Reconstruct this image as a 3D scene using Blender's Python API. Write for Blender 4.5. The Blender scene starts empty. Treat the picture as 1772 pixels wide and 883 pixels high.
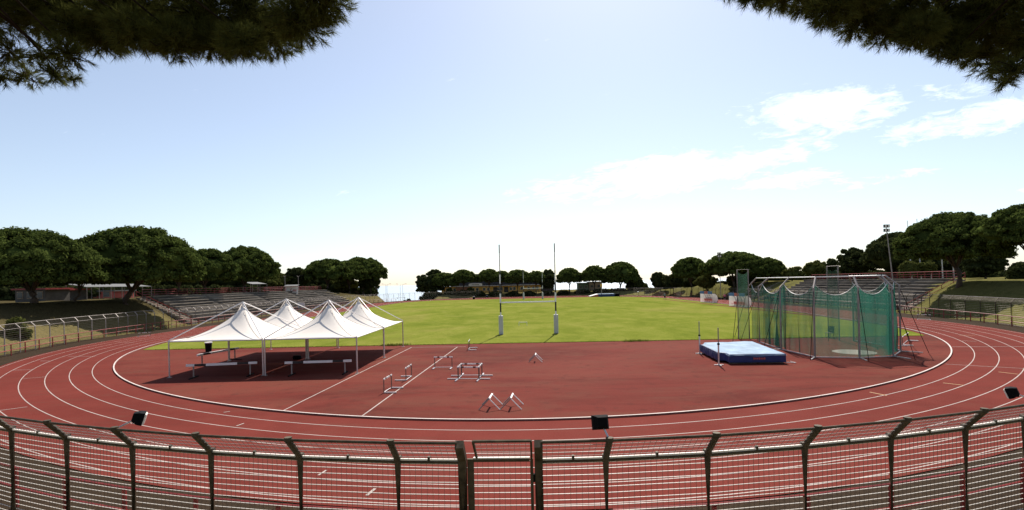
import bpy, math, random
import numpy as np
R_ = math.radians
random.seed(7); rng = np.random.default_rng(11)
scene = bpy.context.scene
COL = scene.collection

# ------------------------------------------------------------------ camera model
F, H0, ROLL, CAMH, KD = 890.06, 489.42, 0.0228, 5.1018, 0.1135
CR, SR = math.cos(ROLL), math.sin(ROLL)
def ray(px, py):
    x = (px-886)/F; y = (py-H0)/F
    return x*CR-y*SR, x*SR+y*CR            # lateral, downward per metre of depth
def at(px, py, z=0.0):
    a, b = ray(px, py); d = (CAMH-z)/b
    return (a*d, d)
def atd(px, py, d):
    a, b = ray(px, py)
    return (a*d, d, CAMH-b*d)
# the oval: centre of the near bend, axis, bend radius, straight
CX, CY, YAW, RK, SL = 1.411, 55.323, 0.0204, 36.5, 84.39
AX = (math.sin(YAW), math.cos(YAW)); AU = (math.cos(YAW), -math.sin(YAW))
def sq(X, Y):
    Y2 = np.maximum(Y, 3.0)
    return 1+KD*np.minimum((X*X+CAMH**2)/(Y2*Y2), 1.6)
def warp(X, Y):
    Yd = Y
    for _ in range(14): Yd = Y*sq(X, Yd)
    return X, Yd
def wide(u, v):                              # the right straight bulges a little outwards
    f = lambda t: np.clip(t, 0, 1)**2*(3-2*np.clip(t, 0, 1))
    return 2.4*f((u-15)/20)*f((v+2)/22)*(1-f((v-76)/26))
def local(X, Y):
    t = Y/sq(X, Y)
    dx, dy = X-CX, t-CY
    u, v = dx*AU[0]+dy*AU[1], dx*AX[0]+dy*AX[1]
    return u-wide(u, v), v
def off(X, Y):
    u, v = local(X, Y)
    return np.hypot(u, v-np.clip(v, 0, SL))-RK
def world(u, v):
    u = u+float(wide(u, v))
    return warp(CX+u*AU[0]+v*AX[0], CY+u*AU[1]+v*AX[1])
BEND = math.pi*RK
TOT = 2*BEND+2*SL
def oval(o, s):
    """point at offset o outside the kerb, s metres along the kerb from its nearest point, running to the right"""
    s = s % TOT; r = RK+o
    if s < BEND/2:
        a = -math.pi/2+s/RK; return world(r*math.cos(a), r*math.sin(a))
    s -= BEND/2
    if s < SL: return world(r, s)
    s -= SL
    if s < BEND:
        a = s/RK; return world(r*math.cos(a), SL+r*math.sin(a))
    s -= BEND
    if s < SL: return world(-r, SL-s)
    s -= SL
    a = math.pi+s/RK; return world(r*math.cos(a), r*math.sin(a))
def sstep(t): 
    t = np.clip(t, 0, 1); return t*t*(3-2*t)
def terr(X, Y):
    X = np.asarray(X, float); Y = np.asarray(Y, float)
    u, v = local(X, Y)
    o = np.hypot(u, v-np.clip(v, 0, SL))-RK
    straight = sstep((v-2)/20)*(1-sstep((v-SL+5)/20))
    st = 11.6+2.0*straight
    hb = np.clip((o-st)/8.5, 0, 1); hb = 0.5*hb+0.5*sstep(hb)
    g = 1-sstep((Y-140)/45)
    az = X/np.maximum(Y, 1)
    gapl = sstep((az+0.265)/0.035)*(1-sstep((az+0.165)/0.02))*sstep((Y-140)/30)
    gapr = 0.12*sstep((az-0.232)/0.012)*(1-sstep((az-0.252)/0.012))*sstep((Y-140)/30)
    gap = np.maximum(gapl, gapr)
    z = hb*(4.0*g+1.3*(1-g))*(1-gap)
    z = z-gap*np.clip((o-11)/3.0, 0, 14)
    z = z-np.clip((o-70)*0.55, 0, 60)*sstep((Y+20)/60)
    z = z+0.12*np.sin(X*0.7+Y*0.31)*np.sin(Y*0.53-X*0.2)*hb
    return z-0.06
def tz(x, y): return float(terr(x, y))

# ------------------------------------------------------------------ materials
def new_mat(name):
    m = bpy.data.materials.new(name); m.use_nodes = True
    nt = m.node_tree; nt.nodes.clear()
    out = nt.nodes.new('ShaderNodeOutputMaterial')
    return m, nt, out
def noise(nt, scale, detail=4, rough=0.6, vec=None, dist=0):
    n = nt.nodes.new('ShaderNodeTexNoise'); n.inputs['Scale'].default_value = scale
    n.inputs['Detail'].default_value = detail; n.inputs['Roughness'].default_value = rough
    n.inputs['Distortion'].default_value = dist
    if vec is not None: nt.links.new(vec, n.inputs['Vector'])
    return n.outputs['Fac']
def ramp(nt, fac, stops):
    r = nt.nodes.new('ShaderNodeValToRGB'); nt.links.new(fac, r.inputs[0])
    e = r.color_ramp.elements
    while len(e) < len(stops): e.new(0.5)
    for k, (p, c) in enumerate(stops):
        e[k].position = p; e[k].color = (c[0], c[1], c[2], 1) if not isinstance(c, (int, float)) else (c, c, c, 1)
    return r.outputs[0]
def mix(nt, fac, a, b, mode='MIX'):
    n = nt.nodes.new('ShaderNodeMix'); n.data_type = 'RGBA'; n.blend_type = mode
    for sock, val in ((n.inputs[0], fac), (n.inputs[6], a), (n.inputs[7], b)):
        if hasattr(val, 'is_linked'): nt.links.new(val, sock)
        else: sock.default_value = val if isinstance(val, (int, float)) else (*val[:3], 1)
    return n.outputs[2]
def pos(nt, scale=(1, 1, 1)):
    g = nt.nodes.new('ShaderNodeNewGeometry'); mp = nt.nodes.new('ShaderNodeMapping')
    mp.inputs['Scale'].default_value = scale
    nt.links.new(g.outputs['Position'], mp.inputs['Vector']); return mp.outputs[0]
def objc(nt, scale=(1, 1, 1)):
    g = nt.nodes.new('ShaderNodeTexCoord'); mp = nt.nodes.new('ShaderNodeMapping')
    mp.inputs['Scale'].default_value = scale
    nt.links.new(g.outputs['Object'], mp.inputs['Vector']); return mp.outputs[0]
def bump(nt, fac, strength, dist=0.02):
    b = nt.nodes.new('ShaderNodeBump'); b.inputs['Strength'].default_value = strength; b.inputs['Distance'].default_value = dist
    nt.links.new(fac, b.inputs['Height']); return b.outputs[0]
def bsdf(nt, out, col, rough=0.7, metal=0.0, normal=None, spec=0.5):
    p = nt.nodes.new('ShaderNodeBsdfPrincipled')
    if hasattr(col, 'is_linked'): nt.links.new(col, p.inputs['Base Color'])
    else: p.inputs['Base Color'].default_value = (*col, 1)
    if hasattr(rough, 'is_linked'): nt.links.new(rough, p.inputs['Roughness'])
    else: p.inputs['Roughness'].default_value = rough
    p.inputs['Metallic'].default_value = metal
    p.inputs['Specular IOR Level'].default_value = spec
    if normal is not None: nt.links.new(normal, p.inputs['Normal'])
    nt.links.new(p.outputs[0], out.inputs[0]); return p
def simple(name, c, rough=0.6, metal=0.0, var=0.25, scale=3.0, spec=0.4, bmp=0.0):
    m, nt, out = new_mat(name)
    f = noise(nt, scale, 5, 0.65, objc(nt))
    lo = tuple(x*(1-var) for x in c); hi = tuple(min(1, x*(1+var)) for x in c)
    col = ramp(nt, f, [(0.3, lo), (0.7, hi)])
    nrm = bump(nt, noise(nt, scale*6, 4, 0.6, objc(nt)), bmp) if bmp else None
    bsdf(nt, out, col, rough, metal, nrm, spec)
    return m
M = {}
M['steel'] = simple('galvanised steel', (0.28, 0.245, 0.225), 0.55, 0.3, 0.25, 2.0)
M['bronze'] = simple('weathered dark steel', (0.075, 0.058, 0.036), 0.65, 0.2, 0.5, 5.0, 0.2)
M['wire'] = simple('bright galvanised wire', (0.80, 0.75, 0.68), 0.5, 0.0, 0.1, 2.0)
M['dwire'] = simple('dull wire', (0.16, 0.13, 0.11), 0.5, 0.4, 0.2, 2.0)
M['alu'] = simple('aluminium tube', (0.62, 0.60, 0.60), 0.35, 0.6, 0.12, 2.0)
M['white'] = simple('white paint', (0.78, 0.76, 0.73), 0.5, 0, 0.08, 4.0)
M['line'] = simple('worn white line paint', (0.37, 0.30, 0.265), 0.7, 0, 0.22, 1.2)
M['oline'] = simple('faded orange line paint', (0.50, 0.30, 0.14), 0.7, 0, 0.2, 2.0)
M['black'] = simple('black paint', (0.02, 0.02, 0.022), 0.5, 0, 0.3, 4.0)
M['dark'] = simple('dark plastic', (0.004, 0.004, 0.0045), 0.8, 0, 0.3, 4.0, 0.1)
M['redpaint'] = simple('chipped red paint', (0.24, 0.028, 0.025), 0.5, 0, 0.4, 4.0)
M['blue'] = simple('blue vinyl', (0.012, 0.030, 0.13), 0.5, 0, 0.3, 2.0, bmp=0.2)
M['ltblue'] = simple('sun bleached blue cover', (0.24, 0.33, 0.43), 0.7, 0, 0.28, 1.2, 0.15, bmp=0.3)
M['bark'] = simple('pine bark', (0.07, 0.048, 0.034), 0.9, 0, 0.45, 6.0, bmp=0.8)
M['pad'] = simple('grey white padding', (0.50, 0.49, 0.50), 0.6, 0, 0.1, 2.0)
M['concrete2'] = simple('pale concrete', (0.25, 0.212, 0.170), 0.9, 0, 0.45, 0.6)
M['yellow'] = simple('yellow render', (0.72, 0.42, 0.10), 0.8, 0, 0.15, 0.8)
M['brick'] = simple('brick wall', (0.22, 0.10, 0.06), 0.85, 0, 0.3, 2.0)
M['glass'] = simple('dark window glass', (0.05, 0.06, 0.07), 0.1, 0, 0.2, 1.0)
M['greyroof'] = simple('grey roof sheet', (0.12, 0.118, 0.11), 0.6, 0, 0.2, 1.0)
M['darkwall'] = simple('dark upper wall', (0.045, 0.04, 0.04), 0.8, 0, 0.2, 1.0)
M['bannerblue'] = simple('blue banner', (0.05, 0.14, 0.33), 0.6, 0, 0.15, 2.0)
M['bannerred'] = simple('red banner', (0.45, 0.09, 0.07), 0.6, 0, 0.15, 2.0)
M['teal'] = simple('teal cloth', (0.06, 0.22, 0.27), 0.8)
M['pink'] = simple('pink cloth', (0.55, 0.15, 0.20), 0.8)
M['skin'] = simple('skin', (0.42, 0.24, 0.17), 0.6, 0, 0.08)
M['hair'] = simple('dark hair', (0.02, 0.015, 0.01), 0.6)
M['navy'] = simple('dark shorts', (0.015, 0.018, 0.03), 0.8)
M['greenwall'] = simple('dull green wall', (0.08, 0.13, 0.09), 0.8)
M['stone'] = simple('tan stone wall', (0.30, 0.22, 0.15), 0.85, 0, 0.3, 2.0)
M['lens'] = simple('frosted lamp glass', (0.75, 0.68, 0.60), 0.25, 0, 0.06)
M['twig'] = simple('dark pine twig bark', (0.022, 0.016, 0.012), 0.95, 0, 0.4, 6.0, 0.1)
M['shed'] = simple('dark grey shed wall', (0.085, 0.075, 0.066), 0.85, 0, 0.3, 1.0)  # dark grey for the kiosk and shed walls
M['circle'] = simple('bare concrete circle', (0.30, 0.255, 0.215), 0.8, 0, 0.15, 2.0)
M['rubber'] = simple('black rubber', (0.018, 0.017, 0.017), 0.7)

def mat_track():
    m, nt, out = new_mat('red rubber track')
    p = pos(nt)
    big = noise(nt, 0.07, 5, 0.62, p, 0.6); mid = noise(nt, 0.55, 6, 0.7, p); fine = noise(nt, 26, 3, 0.7, p)
    streak = noise(nt, 1.0, 4, 0.6, pos(nt, (0.35, 1.6, 1)), 0.4)
    c = ramp(nt, big, [(0.36, (0.1057, 0.0177, 0.0134)), (0.50, (0.1478, 0.0254, 0.0190)), (0.64, (0.1747, 0.0368, 0.0275))])
    c = mix(nt, 0.35, c, ramp(nt, mid, [(0.36, (0.1030, 0.0184, 0.0137)), (0.64, (0.1837, 0.0383, 0.0282))]))
    dirt = ramp(nt, streak, [(0.52, 0.0), (0.68, 0.42)])
    c = mix(nt, dirt, c, (0.1210, 0.0427, 0.0296))
    c = mix(nt, 0.32, c, ramp(nt, fine, [(0.35, (0.0627, 0.0132, 0.0099)), (0.65, (0.1882, 0.0427, 0.0303))]))
    bsdf(nt, out, c, 0.95, 0, bump(nt, fine, 0.25, 0.01), 0.05); return m
M['track'] = mat_track()
def mat_dzone():
    m, nt, out = new_mat('worn red infield surface')
    p = pos(nt)
    big = noise(nt, 0.10, 6, 0.65, pos(nt, (0.6, 1.5, 1)), 1.0); mid = noise(nt, 0.40, 7, 0.72, pos(nt, (0.6, 1.5, 1)), 0.8); fine = noise(nt, 22, 3, 0.7, p)
    c = ramp(nt, big, [(0.38, (0.0866, 0.0162, 0.0120)), (0.48, (0.1322, 0.0238, 0.0175)), (0.60, (0.1569, 0.0374, 0.0261))])
    worn = ramp(nt, mid, [(0.45, 0.0), (0.63, 0.62)])
    c = mix(nt, worn, c, (0.1204, 0.0461, 0.0296))
    c = mix(nt, 0.30, c, ramp(nt, fine, [(0.35, (0.0593, 0.0137, 0.0103)), (0.65, (0.1733, 0.0432, 0.0303))]))
    spots = noise(nt, 1.3, 3, 0.6, p)
    c = mix(nt, ramp(nt, spots, [(0.57, 0.0), (0.68, 0.35)]), c, (0.0565, 0.0173, 0.0138))
    bsdf(nt, out, c, 0.95, 0, bump(nt, fine, 0.25, 0.01), 0.05); return m
M['dzone'] = mat_dzone()
def mat_grass():
    m, nt, out = new_mat('mown pitch grass')
    p = pos(nt)
    big = noise(nt, 0.055, 7, 0.68, pos(nt, (0.8, 0.7, 1)), 1.2); mid = noise(nt, 0.28, 7, 0.75, pos(nt, (1, 0.5, 1)), 0.5); fine = noise(nt, 7, 6, 0.8, p)
    c = ramp(nt, big, [(0.38, (0.0863, 0.1270, 0.0137)), (0.46, (0.1415, 0.1733, 0.0226)), (0.54, (0.1918, 0.2099, 0.0376)), (0.63, (0.2458, 0.2099, 0.0652))])
    c = mix(nt, 0.5, c, ramp(nt, mid, [(0.38, (0.0743, 0.1123, 0.0112)), (0.5, (0.1535, 0.1807, 0.0276)), (0.62, (0.2578, 0.2491, 0.0652))]))
    c = mix(nt, 0.4, c, ramp(nt, fine, [(0.3, (0.0420, 0.0610, 0.0062)), (0.7, (0.2458, 0.2503, 0.0526))]))
    d = nt.nodes.new('ShaderNodeBsdfDiffuse'); nt.links.new(c, d.inputs[0])
    nt.links.new(bump(nt, fine, 0.9, 0.06), d.inputs['Normal'])
    nt.links.new(d.outputs[0], out.inputs[0]); return m
M['grass'] = mat_grass()
def mat_terrain():
    m, nt, out = new_mat('dry bank grass and soil')
    p = pos(nt)
    a = noise(nt, 0.12, 6, 0.65, p, 0.5); b = noise(nt, 1.1, 6, 0.75, p); f = noise(nt, 9, 4, 0.75, p)
    c = ramp(nt, a, [(0.32, (0.070, 0.075, 0.022)), (0.5, (0.155, 0.118, 0.050)), (0.7, (0.185, 0.130, 0.065))])
    sx = nt.nodes.new('ShaderNodeSeparateXYZ'); nt.links.new(pos(nt), sx.inputs[0])
    right = nt.nodes.new('ShaderNodeMapRange'); right.inputs[1].default_value = 5; right.inputs[2].default_value = 40
    nt.links.new(sx.outputs[0], right.inputs[0])
    c2 = ramp(nt, a, [(0.3, (0.065, 0.085, 0.014)), (0.7, (0.150, 0.150, 0.032))])
    c = mix(nt, right.outputs[0], c, c2)
    c = mix(nt, 0.5, c, ramp(nt, b, [(0.3, (0.045, 0.045, 0.015)), (0.7, (0.20, 0.165, 0.070))]))
    # tree shade painted dark brown on top of the left bank, under the pines
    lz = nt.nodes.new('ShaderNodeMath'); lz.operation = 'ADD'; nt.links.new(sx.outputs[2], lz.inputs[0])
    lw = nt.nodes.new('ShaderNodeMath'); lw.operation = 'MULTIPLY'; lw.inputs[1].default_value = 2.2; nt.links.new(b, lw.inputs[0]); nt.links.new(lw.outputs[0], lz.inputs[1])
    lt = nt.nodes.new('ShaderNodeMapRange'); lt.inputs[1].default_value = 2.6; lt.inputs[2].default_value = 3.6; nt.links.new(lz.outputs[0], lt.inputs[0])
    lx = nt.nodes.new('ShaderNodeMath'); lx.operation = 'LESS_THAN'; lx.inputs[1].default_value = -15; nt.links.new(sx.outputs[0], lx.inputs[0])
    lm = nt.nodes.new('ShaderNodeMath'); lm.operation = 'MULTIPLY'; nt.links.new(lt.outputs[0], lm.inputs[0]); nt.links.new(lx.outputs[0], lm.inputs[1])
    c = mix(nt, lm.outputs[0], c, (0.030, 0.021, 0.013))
    c = mix(nt, 0.35, c, ramp(nt, f, [(0.3, (0.03, 0.03, 0.01)), (0.7, (0.26, 0.22, 0.10))]))
    d = nt.nodes.new('ShaderNodeBsdfDiffuse'); nt.links.new(c, d.inputs[0])
    nt.links.new(bump(nt, b, 0.8, 0.3), d.inputs['Normal'])
    nt.links.new(d.outputs[0], out.inputs[0]); return m
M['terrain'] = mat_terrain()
def mat_gravel():
    m, nt, out = new_mat('grey brown gravel strip')
    p = pos(nt)
    a = noise(nt, 0.6, 6, 0.7, p); f = noise(nt, 18, 4, 0.8, p)
    c = ramp(nt, a, [(0.3, (0.0200, 0.0126, 0.0075)), (0.6, (0.0358, 0.0227, 0.0131)), (0.75, (0.0680, 0.0383, 0.0150))])
    c = mix(nt, 0.55, c, ramp(nt, f, [(0.35, (0.0100, 0.0066, 0.0042)), (0.68, (0.0715, 0.0478, 0.0290))]))
    bsdf(nt, out, c, 0.95, 0, bump(nt, f, 0.6, 0.03), 0.05); return m
M['gravel'] = mat_gravel()
def mat_concrete():
    m, nt, out = new_mat('stained terrace concrete')
    a = noise(nt, 0.35, 6, 0.7, pos(nt, (1, 0.25, 1))); f = noise(nt, 6, 4, 0.7, pos(nt))
    c = ramp(nt, a, [(0.40, (0.03, 0.025, 0.021)), (0.50, (0.10, 0.085, 0.07)), (0.62, (0.20, 0.178, 0.15))])
    c = mix(nt, 0.25, c, ramp(nt, f, [(0.3, (0.04, 0.036, 0.03)), (0.7, (0.30, 0.27, 0.24))]))
    bsdf(nt, out, c, 0.9, 0, None, 0.2); return m
M['concrete'] = mat_concrete()
def mat_leaf(name, dark, light, trans=0.25):
    m, nt, out = new_mat(name)
    g = nt.nodes.new('ShaderNodeNewGeometry')
    f = noise(nt, 0.55, 3, 0.6, pos(nt))
    c = ramp(nt, g.outputs['Random Per Island'], [(0.0, dark), (1.0, light)])
    c = mix(nt, 0.4, c, ramp(nt, f, [(0.35, dark), (0.65, light)]))
    d = nt.nodes.new('ShaderNodeBsdfPrincipled'); nt.links.new(c, d.inputs['Base Color'])
    d.inputs['Roughness'].default_value = 0.6; d.inputs['Specular IOR Level'].default_value = 0.0
    t = nt.nodes.new('ShaderNodeBsdfTranslucent'); nt.links.new(c, t.inputs[0])
    s = nt.nodes.new('ShaderNodeMixShader'); s.inputs[0].default_value = trans
    nt.links.new(d.outputs[0], s.inputs[1]); nt.links.new(t.outputs[0], s.inputs[2]); nt.links.new(s.outputs[0], out.inputs[0])
    return m
M['pine'] = mat_leaf('pine foliage', (0.022, 0.033, 0.010), (0.118, 0.152, 0.036), 0.35)
M['broad'] = mat_leaf('broadleaf foliage', (0.018, 0.026, 0.011), (0.072, 0.082, 0.028), 0.3)
M['pale'] = mat_leaf('pale foliage', (0.05, 0.062, 0.016), (0.135, 0.14, 0.04), 0.3)
M['needle'] = mat_leaf('pine needles', (0.035, 0.042, 0.012), (0.130, 0.135, 0.036), 0.4)
M['weed'] = mat_leaf('weed grass', (0.045, 0.075, 0.010), (0.15, 0.17, 0.03), 0.3)
def mat_canvas():
    m, nt, out = new_mat('white tent membrane')
    f = noise(nt, 0.9, 4, 0.6, objc(nt))
    c = ramp(nt, f, [(0.3, (0.74, 0.68, 0.62)), (0.7, (0.79, 0.745, 0.69))])
    p = nt.nodes.new('ShaderNodeBsdfDiffuse'); nt.links.new(c, p.inputs[0])
    t = nt.nodes.new('ShaderNodeBsdfTranslucent'); t.inputs[0].default_value = (0.80, 0.68, 0.58, 1)
    s = nt.nodes.new('ShaderNodeMixShader'); s.inputs[0].default_value = 0.07
    nt.links.new(p.outputs[0], s.inputs[1]); nt.links.new(t.outputs[0], s.inputs[2]); nt.links.new(s.outputs[0], out.inputs[0])
    return m
M['canvas'] = mat_canvas()
def mat_net(name, col, alpha):
    m, nt, out = new_mat(name)
    f = noise(nt, 1.6, 4, 0.6, objc(nt, (1, 1, 0.25)))
    d = nt.nodes.new('ShaderNodeBsdfDiffuse'); d.inputs[0].default_value = (*col, 1)
    tl = nt.nodes.new('ShaderNodeBsdfTranslucent'); tl.inputs[0].default_value = (*col, 1)
    s0 = nt.nodes.new('ShaderNodeMixShader'); s0.inputs[0].default_value = 0.45
    nt.links.new(d.outputs[0], s0.inputs[1]); nt.links.new(tl.outputs[0], s0.inputs[2])
    tr = nt.nodes.new('ShaderNodeBsdfTransparent')
    s = nt.nodes.new('ShaderNodeMixShader')
    a = ramp(nt, f, [(0.3, alpha*0.75), (0.7, min(1, alpha*1.25))])
    nt.links.new(a, s.inputs[0])
    nt.links.new(tr.outputs[0], s.inputs[1]); nt.links.new(s0.outputs[0], s.inputs[2]); nt.links.new(s.outputs[0], out.inputs[0])
    return m
M['net'] = mat_net('green safety netting', (0.032, 0.135, 0.098), 0.74)
M['net3'] = mat_net('worn green netting', (0.038, 0.130, 0.095), 0.56)
M['net2'] = mat_net('thin grey green netting', (0.05, 0.11, 0.075), 0.42)
M['clear'] = mat_net('scratched clear panel', (0.62, 0.60, 0.58), 0.6)
def mat_sea():
    m, nt, out = new_mat('sea water')
    n = noise(nt, 0.02, 6, 0.7, pos(nt))
    bsdf(nt, out, (0.30, 0.38, 0.44), 0.6, 0, bump(nt, n, 0.5, 3.0), 0.5); return m
M['sea'] = mat_sea()

# ------------------------------------------------------------------ builders
def tag(o, label=None, cat=None, group=None, kind=None):
    if label: o['label'] = label
    if cat: o['category'] = cat
    if group: o['group'] = group
    if kind: o['kind'] = kind
    return o
def empty(name, loc, label, cat, group=None, rz=0.0):
    o = bpy.data.objects.new(name, None); COL.objects.link(o)
    o.location = loc; o.rotation_euler = (0, 0, rz); o.empty_display_size = 0.3
    return tag(o, label, cat, group)
def copy_tree(o, parent=None):
    c = o.copy(); COL.objects.link(c); c.parent = parent
    for ch in list(o.children): copy_tree(ch, c)
    return c
class MB:
    def __init__(s): s.v = []; s.f = []; s.mi = []
    def add(s, vs, fs, mi=0):
        n = len(s.v); s.v += [tuple(map(float, p)) for p in vs]; s.f += [tuple(i+n for i in f) for f in fs]; s.mi += [mi]*len(fs); return s
    def box(s, c, size, rz=0, mi=0, ry=0):
        hx, hy, hz = size[0]/2, size[1]/2, size[2]/2
        vs = []
        for x in (-hx, hx):
            for y in (-hy, hy):
                for z in (-hz, hz):
                    X, Z = x*math.cos(ry)+z*math.sin(ry), -x*math.sin(ry)+z*math.cos(ry)
                    vs.append((c[0]+X*math.cos(rz)-y*math.sin(rz), c[1]+X*math.sin(rz)+y*math.cos(rz), c[2]+Z))
        return s.add(vs, [(0, 1, 3, 2), (4, 6, 7, 5), (0, 4, 5, 1), (2, 3, 7, 6), (0, 2, 6, 4), (1, 5, 7, 3)], mi)
    def tube(s, pts, r, n=8, mi=0, r2=None):
        pts = [np.array(p, float) for p in pts]; k = len(pts); vs = []
        for i, p in enumerate(pts):
            d = pts[min(i+1, k-1)]-pts[max(i-1, 0)]; d = d/(np.linalg.norm(d)+1e-9)
            a = np.cross(d, (0, 0, 1.0)); 
            if np.linalg.norm(a) < 1e-3: a = np.array((1.0, 0, 0))
            a /= np.linalg.norm(a); b = np.cross(d, a)
            rr = r if r2 is None else r+(r2-r)*i/(k-1)
            for j in range(n):
                t = 2*math.pi*(j+0.5)/n; vs.append(p+(a*math.cos(t)+b*math.sin(t))*rr)
        fs = [(i*n+j, i*n+(j+1) % n, (i+1)*n+(j+1) % n, (i+1)*n+j) for i in range(k-1) for j in range(n)]
        fs += [tuple(range(n-1, -1, -1)), tuple(range((k-1)*n, k*n))]
        return s.add(vs, fs, mi)
    def bar(s, p, q, w, h=None, mi=0):   # square bar between points
        return s.tube([p, q], (w if h is None else (w+h)/2)*0.7071, 4, mi)
    def poly(s, pts, h, z0, mi=0):        # prism from an outline
        n = len(pts); vs = [(x, y, z0) for x, y in pts]+[(x, y, z0+h) for x, y in pts]
        fs = [tuple(range(n-1, -1, -1)), tuple(range(n, 2*n))]+[(i, (i+1) % n, n+(i+1) % n, n+i) for i in range(n)]
        return s.add(vs, fs, mi)
    def build(s, name, mat, parent=None, origin=(0, 0, 0), smooth=False, kind=None):
        me = bpy.data.meshes.new(name)
        me.from_pydata([(v[0]-origin[0], v[1]-origin[1], v[2]-origin[2]) for v in s.v], [], s.f)
        mats = mat if isinstance(mat, (list, tuple)) else [mat]
        for m in mats: me.materials.append(m)
        if len(mats) > 1: me.polygons.foreach_set('material_index', s.mi)
        if smooth: me.polygons.foreach_set('use_smooth', [True]*len(me.polygons))
        me.update()
        o = bpy.data.objects.new(name, me); COL.objects.link(o)
        if parent: o.parent = parent
        if kind: o['kind'] = kind
        return o
def np_mesh(name, V, Fq, mat, parent=None, smooth=False):
    V = np.ascontiguousarray(V, np.float32); k = Fq.shape[1]; n = len(Fq)
    me = bpy.data.meshes.new(name)
    me.vertices.add(len(V)); me.vertices.foreach_set('co', V.ravel())
    me.loops.add(n*k); me.loops.foreach_set('vertex_index', np.ascontiguousarray(Fq, np.int32).ravel())
    me.polygons.add(n); me.polygons.foreach_set('loop_start', np.arange(0, n*k, k, dtype=np.int32))
    me.update(calc_edges=True); me.validate()
    if smooth: me.polygons.foreach_set('use_smooth', [True]*len(me.polygons))
    me.materials.append(mat)
    o = bpy.data.objects.new(name, me); COL.objects.link(o)
    if parent: o.parent = parent
    return o
def bevel(o, w, seg=2):
    m = o.modifiers.new('bevel', 'BEVEL'); m.width = w; m.segments = seg; m.limit_method = 'ANGLE'; return o

# ------------------------------------------------------------------ setting
def grid_sheet(name, xs, ys, zf, mat):
    X, Y = np.meshgrid(xs, ys); Z = zf(X, Y)
    V = np.stack([X, Y, Z], -1).reshape(-1, 3)
    nx, ny = len(xs), len(ys)
    i = (np.arange(ny-1)[:, None]*nx+np.arange(nx-1)[None]).ravel()
    o = np_mesh(name, V, np.stack([i, i+1, i+1+nx, i+nx], -1), mat, smooth=True)
    o['kind'] = 'structure'; return o
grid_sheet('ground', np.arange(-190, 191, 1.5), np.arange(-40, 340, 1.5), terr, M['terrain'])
sea = MB().add([(-30000, -600, -40), (30000, -600, -40), (30000, 60000, -40), (-30000, 60000, -40)], [(0, 1, 2, 3)]).build('sea', M['sea']); sea['kind'] = 'structure'

NS = 260
SS = [TOT*i/NS for i in range(NS)]
def ring(name, o0, o1, z, mat, n=2):
    mb = MB(); os_ = [o0+(o1-o0)*i/n for i in range(n+1)]
    vs = [(*oval(o, s), z) for s in SS for o in os_]
    k = n+1
    fs = [(i*k+j, i*k+j+1, ((i+1) % NS)*k+j+1, ((i+1) % NS)*k+j) for i in range(NS) for j in range(n)]
    mb.add(vs, fs); o = mb.build(name, mat); o['kind'] = 'structure'; return o
ring('gravel_path', 7.4, 11.6, -0.02, M['gravel'])
ring('running_track', -0.05, 7.62, 0.0, M['track'], 4)
# ground inside the kerb: red zones at both ends, pitch between
inner = [oval(-0.05, s) for s in SS]
def near_y(x): return 43.3-0.038*x
def far_y(x): return 162.5-0.02*x
def clip_half(poly, fn):
    out = []
    for i, p in enumerate(poly):
        q = poly[(i+1) % len(poly)]; a, b = fn(p), fn(q)
        if a >= 0: out.append(p)
        if (a >= 0) != (b >= 0):
            t = a/(a-b); out.append((p[0]+(q[0]-p[0])*t, p[1]+(q[1]-p[1])*t))
    return out
def flat(name, pts, z, mat):
    o = MB().add([(x, y, z) for x, y in pts], [tuple(range(len(pts)))]).build(name, mat); o['kind'] = 'structure'; return o
pitch_edge = [oval(-0.45, s) for s in SS]
pitch = clip_half(clip_half(pitch_edge, lambda p: p[1]-near_y(p[0])), lambda p: far_y(p[0])-p[1])
flat('infield_surface', inner, 0.004, M['dzone'])
flat('pitch', pitch, 0.03, M['grass'])
# kerb: raised white strip
def kerb():
    mb = MB(); prof = [(-0.04, 0), (-0.04, 0.07), (0.045, 0.07), (0.045, 0)]; n = 400
    vs = []
    for i in range(n):
        s = TOT*i/n
        for o, z in prof: vs.append((*oval(o, s), z))
    fs = [(i*4+j, i*4+j+1, ((i+1) % n)*4+j+1, ((i+1) % n)*4+j) for i in range(n) for j in range(3)]
    mi = [0 if f % 3 == 1 else 1 for f in range(len(fs))]  # white top; the sides get a dark red that paints their shade
    mb.add(vs, fs); mb.mi = mi
    o = mb.build('kerb', [simple('scuffed white kerb', (0.55, 0.47, 0.43), 0.7, 0, 0.2, 0.8), simple('shade painted kerb side', (0.20, 0.085, 0.07), 0.8)]); o['kind'] = 'structure'
kerb()
mk = MB()
def strip(mb, o, w, s0, s1, z, n=240, mi=0):
    vs = []
    for i in range(n+1):
        s = s0+(s1-s0)*i/n
        vs += [(*oval(o-w/2, s), z), (*oval(o+w/2, s), z)]
    mb.add(vs, [(2*i, 2*i+1, 2*i+3, 2*i+2) for i in range(n)], mi)
for k in range(1, 7): strip(mk, 1.22*k, 0.048, 0, TOT, 0.004, 420)
def dash(mb, a, b, w, z=0.005, mi=0, px=True):
    p = at(*a) if px else a; q = at(*b) if px else b
    d = np.array(q)-np.array(p); nrm = np.array((-d[1], d[0]))/np.linalg.norm(d)*w/2
    p = np.array(p); q = np.array(q)
    mb.add([(*(p-nrm), z), (*(p+nrm), z), (*(q+nrm), z), (*(q-nrm), z)], [(0, 1, 2, 3)], mi)
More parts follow.
